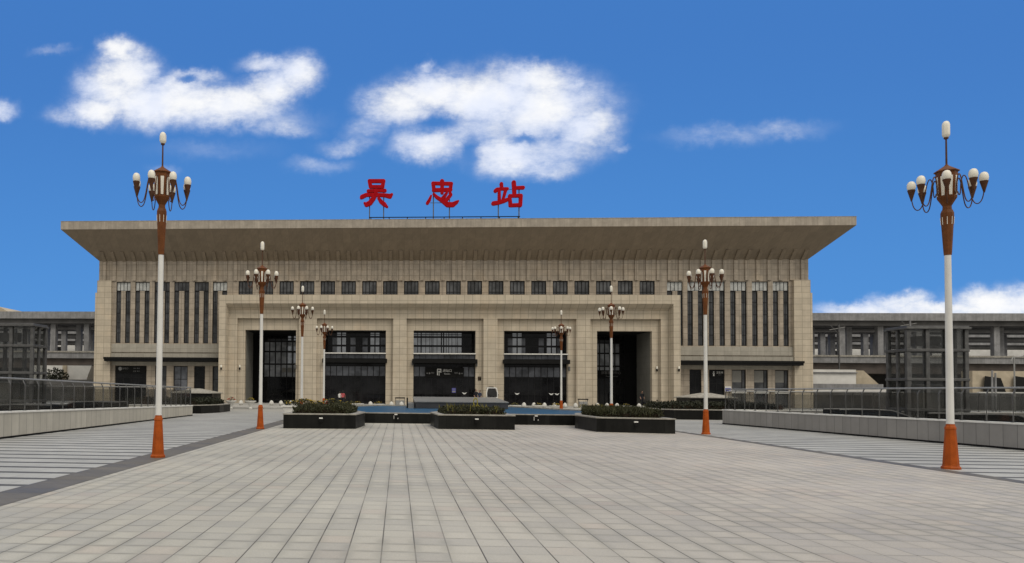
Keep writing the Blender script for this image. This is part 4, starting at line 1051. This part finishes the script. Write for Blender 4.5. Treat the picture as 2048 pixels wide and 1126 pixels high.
# ------------------------------------------------------------------ pots, bollards, bins on the forecourt
rnd = random.Random(11)
def flowers(name, parent, r, z, mats, n=60, sx=1.6, h=.28, leaf='leaf'):
    m = MB(); foliage(m, lambda x,y,q: (x/(r*sx))**2+(y/r)**2+((q-z)/h)**2 < 1, n*2, .09, [(-r*sx,r*sx),(-r,r),(z,z+h)], .6, 0, rnd)
    f = m.build('plant', leaf, parent)
    m = MB()
    for _ in range(n):
        x, y = rnd.uniform(-r*sx,r*sx), rnd.uniform(-r,r)
        if (x/(r*sx))**2+(y/r)**2 > .9: continue
        q = z+h*math.sqrt(max(.05,1-(x/(r*sx))**2-(y/r)**2))*rnd.uniform(.75,1.05); s = rnd.uniform(.035,.06)
        k = rnd.randrange(len(mats))
        m.lathe([(.2*s,-.3*s),(s,.1*s),(.7*s,.5*s),(.1*s,.6*s)], 6, (0,0), rnd.random(), k)
        m.v[-24:] = [(a+x,b+y,c+q) for a,b,c in m.v[-24:]]
    m.build('flowers', mats, f)
def boat_pot(label, px, Y, mats, z=.15, plant=True):
    o = thing('flower_pot', label, 'flower pot', (XY(px,806,Y), Y, z), 0, 'white boat-shaped flower pots')
    MB().lathe([(.17,0),(.2,.05),(.26,.13),(.36,.25),(.38,.27),(.38,.31),(.33,.31),(.30,.24)], 18, sx=1.55).build('pot', 'pot_white', o, True)
    flowers('f', o, .27, .27, mats, 26, 1.5, .26)
    return o
Y_, O_, P_ = 'yellow', 'leaf_yellow', 'leaf'
for px, Y, mats, lab in ((703,72,[O_,P_],'white boat pot with sparse plants, left one behind the left planter'),(716,73,[Y_,P_],'white boat pot just right of the left hedge top'),(757,72,[Y_,O_],'white boat pot with bright yellow flowers left of pool centre'),
    (1030,72,[P_,O_],'white boat pot with dark plant just right of the fountain slab'),(1077,73,[Y_,P_],'white boat pot with pale plant before the fourth entrance'),(1111,72,[Y_,Y_],'white boat pot with yellow flowers left of the farthest right lamp'),
    (1251,75,[Y_,P_],'white boat pot between bollards under the rightmost entrance'),(1294,75,[Y_,O_],'white boat pot at right side of the rightmost entrance'),(1337,75,[P_,P_],'white boat pot with dark plant near the right portal foot')):
    boat_pot(lab, px, Y, mats)
for px, lab in ((1168,'round bushy flower pot beside the right litter bin'),(1198,'round bushy flower pot left of the third right lamp')):
    o = thing('flower_tub', lab, 'flower pot', (XY(px,808,62.5), 62.5, .0))
    MB().lathe([(.3,0),(.42,.35),(.45,.38),(.38,.4)], 16).build('pot', 'pot_white', o, True); flowers('f', o, .42, .36, [Y_, O_], 30, 1.2, .42, 'leaf_yellow')
def urn(label, px, Y, mats):
    o = thing('stone_urn', label, 'urn', (XY(px,815,Y), Y, 0), 0, 'pale urns on the left')
    MB().lathe([(.12,0),(.17,.06),(.17,.14),(.10,.2),(.13,.26),(.26,.5),(.30,.56),(.46,.66),(.50,.69),(.50,.74),(.42,.74),(.38,.68)], 20).build('bowl', 'pot_white', o, True)
    flowers('f', o, .36, .70, mats, 40, 1., .34)
urn('pale footed urn with dark red flowers near the left portal foot', 462, 65.2, [P_, 'red_disc'])
urn('pale footed urn with yellow flowers, right of the red-flowered one', 501, 65.2, [Y_, O_])
o = thing('flower_trough', 'white tapered trough of yellow and orange flowers behind left planter', 'flower trough', (-4.1, 42.2, 0))
MB().prism([(-2.05,-.3),(1.2,-.3),(1.2,.3),(-2.05,.3)], 0, .78, 0, [(-2.35,-.42),(1.5,-.42),(1.5,.42),(-2.35,.42)]).prism([(-2.42,-.48),(1.57,-.48),(1.57,.48),(-2.42,.48)], .782, .86).build('trough', 'pot_white', o)
m = MB(); foliage(m, lambda x,y,z: z < 1.12+.08*math.sin(x*4), 900, .10, [(-2.3,1.45),(-.4,.4),(.84,1.2)], .8, 0, rnd); f = m.build('plant', 'leaf', o)
m = MB()
for _ in range(110):
    x, y = rnd.uniform(-2.3,1.45), rnd.uniform(-.42,.4); s = rnd.uniform(.04,.065); q = 1.12+.08*math.sin(x*4)+rnd.uniform(-.14,.06)
    m.lathe([(.2*s,-.3*s),(s,.1*s),(.7*s,.5*s),(.1*s,.6*s)], 6, (0,0), rnd.random(), rnd.choice((0,0,0,1,2))); m.v[-24:] = [(a+x,b+y,c+q) for a,b,c in m.v[-24:]]
m.build('flowers', [Y_, O_, P_], f)
bl = None
xsb = [482,521,543,562,582,741,783,803,1048,1068,1089,1109,1130,1151,1195,1214,1234,1278,1321]
for px in xsb:
    Y = 74.5 if px < 1000 else 77 if px < 1180 else 78
    loc = (XY(px,806,Y), Y, .15)
    if bl is None:
        bl = thing('stone_bollard', 'pale egg-shaped stone bollard standing in row before the station', 'bollard', loc, 0, 'egg-shaped stone bollards')
        MB().lathe([(.10,0),(.19,.06),(.23,.16),(.22,.27),(.165,.40),(.08,.49),(.015,.52)], 16).build('body', 'bollard', bl, True); MB().lathe([(.17,-.002),(.17,.03),(.12,.04)], 16).build('foot', 'granite_cap', bl, True)
    else: place_copy(bl, loc)
for px, Y, lab in ((800,76,'grey double litter bin with dark hood left of the fountain slab'),(1166,80,'grey double litter bin with dark hood at the right pier')):
    o = thing('litter_bin', lab, 'litter bin', (XY(px,808,Y), Y, .15))
    MB().box(-.42,-.01,-.2,.2,.06,.62).box(.01,.42,-.2,.2,.06,.62).build('bin', 'steel', o, bevel=.02); MB().box(-.5,.5,-.26,.26,.80,.92).build('hood', 'black', o, bevel=.03)
    MB().box(-.47,-.42,-.05,.05,0,.8).box(.42,.47,-.05,.05,0,.8).build('frame', 'steel_dark', o)

# ------------------------------------------------------------------ people
def person(label, loc, rz, top, legs, pose, hair='hair', h=1.68, long_hair=False, bag=None):
    o = thing('person', label, 'person', loc, rz); s = h/1.72
    J = {'pel':((0,0,.93),.13),'waist':((0,.0,1.06),.125),'chest':((0,.0,1.28),.145),'neckb':((0,.0,1.44),.075),'neck':((0,-.01,1.50),.05),'head0':((0,-.02,1.56),.075),'head1':((0,-.02,1.64),.088),'head2':((0,-.01,1.71),.06)}
    E_ = [('pel','waist'),('waist','chest'),('chest','neckb'),('neckb','neck'),('neck','head0'),('head0','head1'),('head1','head2')]
    st, al, ar = pose                              # stride, left and right elbow bend
    for sd_, k, sw, eb in ((-1,'l',st,al),(1,'r',-st,ar)):
        J['hip'+k] = ((.095*sd_,0,.88),.095); J['knee'+k] = ((.10*sd_,-.02-sw*.5,.48),.062); J['ank'+k] = ((.10*sd_,.03-sw,.09+abs(min(sw,0))*.15),.042); J['toe'+k] = ((.115*sd_,-.12-sw,.035+abs(min(sw,0))*.1),.036)
        J['sho'+k] = ((.175*sd_,0,1.40),.062); J['elb'+k] = ((.235*sd_,.02+sw*.3,1.13),.043); 
        J['wri'+k] = ((.22*sd_,-.05+sw*.5-.18*eb,.90+.16*eb),.031); J['han'+k] = ((.215*sd_,-.09+sw*.55-.24*eb,.83+.2*eb),.032); J['fin'+k] = ((.205*sd_,-.12+sw*.55-.28*eb,.77+.22*eb),.018); J['thu'+k] = ((.185*sd_,-.13+sw*.55-.24*eb,.82+.2*eb),.012)
        E_ += [('pel','hip'+k),('hip'+k,'knee'+k),('knee'+k,'ank'+k),('ank'+k,'toe'+k),('chest','sho'+k),('sho'+k,'elb'+k),('elb'+k,'wri'+k),('wri'+k,'han'+k),('han'+k,'fin'+k),('han'+k,'thu'+k)]
    names = list(J); me = bpy.data.meshes.new('person_skin')
    me.from_pydata([tuple(c*s for c in J[n_][0]) for n_ in names], [(names.index(a), names.index(b)) for a, b in E_], [])
    ob = bpy.data.objects.new('body', me); col.objects.link(ob)
    ob.modifiers.new('skin', 'SKIN'); sv_ = me.skin_vertices[0].data
    for i, n_ in enumerate(names): sv_[i].radius = (J[n_][1]*s*(1.15 if n_ in ('chest','waist','pel') else 1), J[n_][1]*s*(.85 if n_ in ('chest','waist','pel') else 1)); sv_[i].use_root = n_ == 'pel'
    ob.modifiers.new('sub', 'SUBSURF').levels = 2
    bpy.context.view_layer.update()
    m2 = bpy.data.meshes.new_from_object(ob.evaluated_get(bpy.context.evaluated_depsgraph_get())); bpy.data.objects.remove(ob)
    m2.materials.clear()
    for k in ('skin', top, legs, 'shoe'): m2.materials.append(M[k])
    for p in m2.polygons:
        c = p.center/s; p.use_smooth = True
        p.material_index = 3 if c.z < .10 else 2 if c.z < .98 and abs(c.x) < .19 else 1 if c.z < 1.47 and (c.z > 1.08 or abs(c.x) < .19) else 0
    b = bpy.data.objects.new('body', m2); col.objects.link(b); b.parent = o
    hm = MB().lathe([(.03,1.735),(.075,1.72),(.098,1.66),(.10,1.60),(.085,1.54 if not long_hair else 1.42)], 14, (0,.022)); hm.v = [(x*s,y*s,z*s) for x,y,z in hm.v]; hm.build('hair', hair, b, True)
    f = MB(); f.lathe([(.012,1.585),(.016,1.60),(.006,1.625)], 6, (0,-.112)); f.box(-.04,-.02,-.112,-.10,1.635,1.648).box(.02,.04,-.112,-.10,1.635,1.648).box(-.022,.022,-.108,-.098,1.555,1.563)
    f.v = [(x*s,y*s,z*s) for x,y,z in f.v]; f.build('face', 'hair', b)
    if bag: 
        g_ = MB().box(.2,.42,-.2,.1,.0,.55); g_.tube([(.25,-.05,.55),(.25,-.05,.78),(.37,-.05,.78),(.37,-.05,.55)], .012, 6)
        t = thing('suitcase', bag, 'suitcase', loc, rz); g_.build('case', 'cloth_dark', t, bevel=.03)
    return o
person('person in white top and dark trousers, walking beside one in red', (XY(679.5,800,76), 76, .15), R_(150), 'cloth_white', 'cloth_dark', (.16,.3,.1), h=1.46)
person('person in red top and dark trousers, walking beside one in white', (XY(685.5,800,75.5), 75.5, .15), R_(165), 'cloth_red', 'cloth_dark', (-.18,.1,.4), h=1.54, long_hair=True)
person('person in dark clothes left of another by the stone pier', (XY(952,790,84.6), 84.6, .15), R_(20), 'cloth_dark', 'cloth_dark', (.05,.5,.2), h=1.82)
person('person in dark clothes right of another, close to white cart', (XY(959.5,790,84.2), 84.2, .15), R_(-30), 'cloth_blue', 'cloth_dark', (.05,.2,.6), h=1.72)
person('person in dark clothes waiting at right edge of the rightmost entrance', (XY(1284,790,88.6), 88.6, .15), R_(15), 'cloth_dark', 'cloth_dark', (.04,.2,.3), h=1.78, bag='dark upright suitcase beside person in the rightmost entrance')
person('person in navy jacket behind the waiting one, rightmost entrance', (XY(1293,790,90.2), 90.2, .15), R_(-40), 'cloth_blue', 'cloth_dark', (.1,.4,.1), h=1.74)
# white service cart
o = thing('service_cart', 'small white service cart with dark windscreen by the stone pier', 'cart', (XY(982,795,82), 82, .15))
MB().box(-.55,.55,-1.0,1.2,.32,.9).build('body', 'white_paint', o, bevel=.08)
m = MB(); 
for sx in (-1, 1): m.tube([(.56*sx,-.95,.88),(.58*sx,-.9,1.4),(.5*sx,-.82,1.86),(.38*sx,-.75,1.96)], .055, 8)
m.tube([(-.40,-.75,1.96),(.40,-.75,1.96)], .055, 8).tube([(-.55,-.96,.92),(.55,-.96,.92)], .05, 8).build('frame', 'white_paint', o, True)
MB().add([(-.52,-.95,.9),(.52,-.95,.9),(.55,-.9,1.4),(.36,-.77,1.93),(-.36,-.77,1.93),(-.55,-.9,1.4)], [(0,1,2,3,4,5)]).build('windscreen', 'glass_door', o)
MB().box(-.5,.5,-.7,1.1,1.95,2.02).build('roof', 'white_paint', o, bevel=.03); MB().box(-.28,.28,-.2,.0,2.021,2.12).build('light_bar', 'black', o, bevel=.02)
for sx in (-1, 1):
    for y in (-.65, .85):
        w = MB().lathe([(.12,-.07),(.24,-.07),(.26,-.04),(.26,.04),(.24,.07),(.12,.07)], 20).build('wheel', 'rubber', o); w.rotation_euler = (0, R_(90), 0); w.location = (.52*sx, y, .262)
MB().box(-.48,.48,-.1,.35,.9,1.0).box(-.48,.48,.3,.4,1.0,1.5).build('seat', 'black', o, bevel=.03); MB().tube([(.62,-.9,1.2),(.72,-.9,1.25)], .05, 8).build('mirror', 'black', o)

# ------------------------------------------------------------------ platform halls on both sides behind the station
PY = 120.0
o = thing('platform_hall', 'long grey concrete platform hall with columns behind station', 'platform', (5, PY, 0))
def zz(px, py): return ZY(px, py, PY)
XL, XR = -120, 185; zt_, zb_, zd, zd2 = 14.3, 13.15, 7.65, 6.6
wb(MB().box(XL, XR, PY-.2, PY+70, zd2, zd), 'deck', 'concrete', o)
wb(MB().box(XL, XR, PY+.3, PY+33, 5.0, zd2-.003), 'deck_beam', 'brown_band', o)
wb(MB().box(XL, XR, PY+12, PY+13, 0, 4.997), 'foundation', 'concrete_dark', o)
wb(MB().box(XL, XR, PY-.35, PY-.22, zd-.12, zd+.14), 'deck_kerb', 'granite_cap', o)
colp = None; rnd = random.Random(3)
for row, yr in enumerate((0, 13, 34, 58)):
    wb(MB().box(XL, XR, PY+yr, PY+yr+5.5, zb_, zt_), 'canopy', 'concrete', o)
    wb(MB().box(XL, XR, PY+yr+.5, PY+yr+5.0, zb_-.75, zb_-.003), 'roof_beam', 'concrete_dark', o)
    for s_, x0, x1 in ((-1, -46, -73), (1, 57.5, 140 if row < 2 else 110)):
        x = x0+(1.3*row)*s_; k = 0
        while (x-x1)*s_ < 0 and row < 3:
            if colp is None:
                colp = wb(MB().box(x-.42, x+.42, PY+1.2, PY+2.0, zd+.003, zb_-.752), 'column', 'concrete', o); cx0 = x
            else:
                c = colp.copy(); col.objects.link(c); c.parent = o; c.location = (x-cx0, yr+(2.2 if k % 2 else 0), 0)
            k += 1; x += (2.3 if k % 2 else 3.4)*s_*(1+.25*row)
mb = MB()
mb.box(XL, XR, PY+69, PY+69.3, zd+.003, zt_+.2)
wb(mb, 'back_wall', 'white_wall', o)
mb = MB()
for s_, x0, x1 in ((-1,-95,-47),(1,58,130)):
    x = x0+rnd.uniform(0,1)
    while x < x1:
        w = rnd.uniform(1.,4.2); mb.box(x, x+w, PY+64, PY+65, zd+.05, zd+rnd.choice((1.8,3.2,4.4))); x += w+rnd.uniform(1.8,6)
wb(mb, 'kiosk', 'concrete_dark', o)
# retaining walls and ramps under the deck
o = thing('retaining_wall', 'whitewashed wall with sloping end below the right platform', 'wall', (60, 104, 0))
x0, x1, x2 = XY(1600,760,104), XY(1712,750,104), XY(1768,760,104)
wb(MB().box(x0, x1, 104, 106, 0, ZY(1660,739,104)), 'face', 'white_wall', o)
wb(MB().box(x0, x1+.1, 103.8, 103.99, ZY(1660,746,104), ZY(1660,744,104)), 'ledge', 'concrete', o)
za, zb2 = ZY(1720,741,104), ZY(1768,778,104)
m = MB().add([(x1+.02,104,0),(x2,104,0),(x2,104,zb2),(x2-2.6,104,za),(x1+.02,104,za),(x1+.02,107,0),(x2,107,0),(x2,107,zb2),(x2-2.6,107,za),(x1+.02,107,za)], [(0,1,2,3,4),(9,8,7,6,5),(4,3,8,9),(3,2,7,8)]); wb(m, 'ramp', 'beige', o)
wb(MB().box(x0, x2-1.2, 102.2, 103.2, 0, ZY(1680,768,103)), 'plinth', 'concrete', o)
wb(MB().box(x0, x2-.6, 101.6, 101.9, ZY(1680,785,101), ZY(1680,777,101)), 'rail_board', 'white_wall', o)
o = thing('retaining_wall', 'whitewashed wall right of the right lift tower', 'wall', (82, 104, 0))
x0, x1 = XY(1945,760,104), 118
wb(MB().box(x0, x1, 104, 106, 0, ZY(2000,742,104)), 'face', 'beige', o); wb(MB().box(x0-1, x1, 101.6, 101.9, ZY(2000,802,101), ZY(2000,784,101)), 'rail_board', 'white_wall', o)
m = MB()
for px in (1962, 2022): m.add([(XY(px,770,103.6),103.6,0),(XY(px+62,770,103.6),103.6,0),(XY(px+40,770,103.6),103.6,ZY(px,756,103.6)),(XY(px+8,770,103.6),103.6,ZY(px,752,103.6)),(XY(px,770,103.9),103.9,0),(XY(px+62,770,103.9),103.9,0),(XY(px+40,770,103.9),103.9,ZY(px,756,103.6)),(XY(px+8,770,103.9),103.9,ZY(px,752,103.6))], [(0,1,2,3),(7,6,5,4),(0,3,7,4),(1,5,6,2),(2,6,7,3)])
wb(m, 'opening', 'interior', o)
o = thing('retaining_wall', 'pale sloping wall between left lift tower and the station', 'wall', (-44, 104, 0))
xa, xb = XY(60,745,104), XY(183,745,104); zt2 = ZY(130,731,104)
wb(MB().add([(xa,104,0),(XY(158,760,104),104,0),(xb,104,zt2),(xa,104,zt2),(xa,108,0),(XY(158,760,104),108,0),(xb,108,zt2),(xa,108,zt2)], [(0,1,2,3),(7,6,5,4),(0,3,7,4),(1,5,6,2),(2,6,7,3)]), 'face', 'white_wall', o)
wb(MB().box(XY(126,745,103.9), XY(134,745,103.9), 103.7, 103.98, 0, zt2), 'pilaster', 'beige', o)
wb(MB().box(XY(165,750,107), XY(189,750,107), 106, 109, 0, zt2+.2), 'side_wall', 'concrete_dark', o)
o = thing('shrub', 'small dark shrub before the pale sloping wall on left', 'shrub', (XY(112,748,102), 102, 0))
m = MB(); foliage(m, lambda x,y,z: (x/1.7)**2+(y/1.2)**2+((z-3)/1.5)**2 < 1, 900, .3, [(-1.7,1.7),(-1.2,1.2),(1.4,4.6)], .4, 0, rnd); m.build('crown', 'leaf_dark', o); MB().tube([(0,0,0),(0.1,0,2.6)], .12, 6, 0, .06).build('trunk', 'soil', o)
o = thing('tiled_roof', 'pale tiled roof end showing above the platform hall at left', 'roof', (XY(-20,618,165), 165, 0))
hz = ZY(0,613,165); m = MB(); xe = XY(24,620,165)-o.location.x
m.add([(-30,0,hz-6),(xe,0,hz-1.6),(xe-3.2,0,hz),(-30,0,hz),(-30,12,hz-6),(xe,12,hz-1.6),(xe-3.2,12,hz),(-30,12,hz)], [(0,1,2,3),(7,6,5,4),(1,5,6,2),(2,6,7,3)]); m.build('roof', 'beige', o)
MB().box(-30, xe-2, 2, 10, 0, hz-4).build('wall', 'concrete', o)
# masts and poles
for px, Y, py_top, lab in ((1678,117,648,'dark catenary mast with short arms on the right platform'),(1821,117,640,'thin pole with cross arms above the right lift tower')):
    o = thing('catenary_mast', lab, 'mast', (XY(px,700,Y), Y, 0)); h = ZY(px,py_top,Y)
    MB().box(-.08,.08,-.08,.08,0,h).build('mast', 'steel_dark' if px < 1700 else 'concrete', o); MB().tube([(-1.4,0,h-.9),(.9,0,h-.5)], .06, 6).tube([(-1.2,0,h-.2),(0,0,h-1.6)], .05, 6).build('arm', 'steel_dark', o)
o = thing('twin_pole', 'pair of pale posts standing right of the right lift tower', 'pole', (XY(1988,780,60), 60, 0))
for dx_, pyt in ((-.12,741),(.12,746)): MB().tube([(dx_,0,0),(dx_,0,ZY(1988,pyt,60))], .065, 8).build('post', 'concrete', o)
MB().box(-.5,.5,-.3,.3,0,.5).build('footing', 'concrete', o)
o = thing('street_lamp', 'thin grey street lamp with curled arms at right edge', 'street lamp', (XY(2029,760,70), 70, 0)); h = ZY(2029,714,70)
MB().tube([(0,0,0),(0,0,h)], .06, 8).build('pole', 'steel', o); MB().tube([(-.25,0,h-.35),(-.1,0,h-.02),(.35,0,h+.02),(.9,0,h+.1)], .05, 8).build('arm', 'steel', o, True); MB().box(.8,1.3,-.1,.1,h+.06,h+.16).build('lamp_head', 'steel', o)

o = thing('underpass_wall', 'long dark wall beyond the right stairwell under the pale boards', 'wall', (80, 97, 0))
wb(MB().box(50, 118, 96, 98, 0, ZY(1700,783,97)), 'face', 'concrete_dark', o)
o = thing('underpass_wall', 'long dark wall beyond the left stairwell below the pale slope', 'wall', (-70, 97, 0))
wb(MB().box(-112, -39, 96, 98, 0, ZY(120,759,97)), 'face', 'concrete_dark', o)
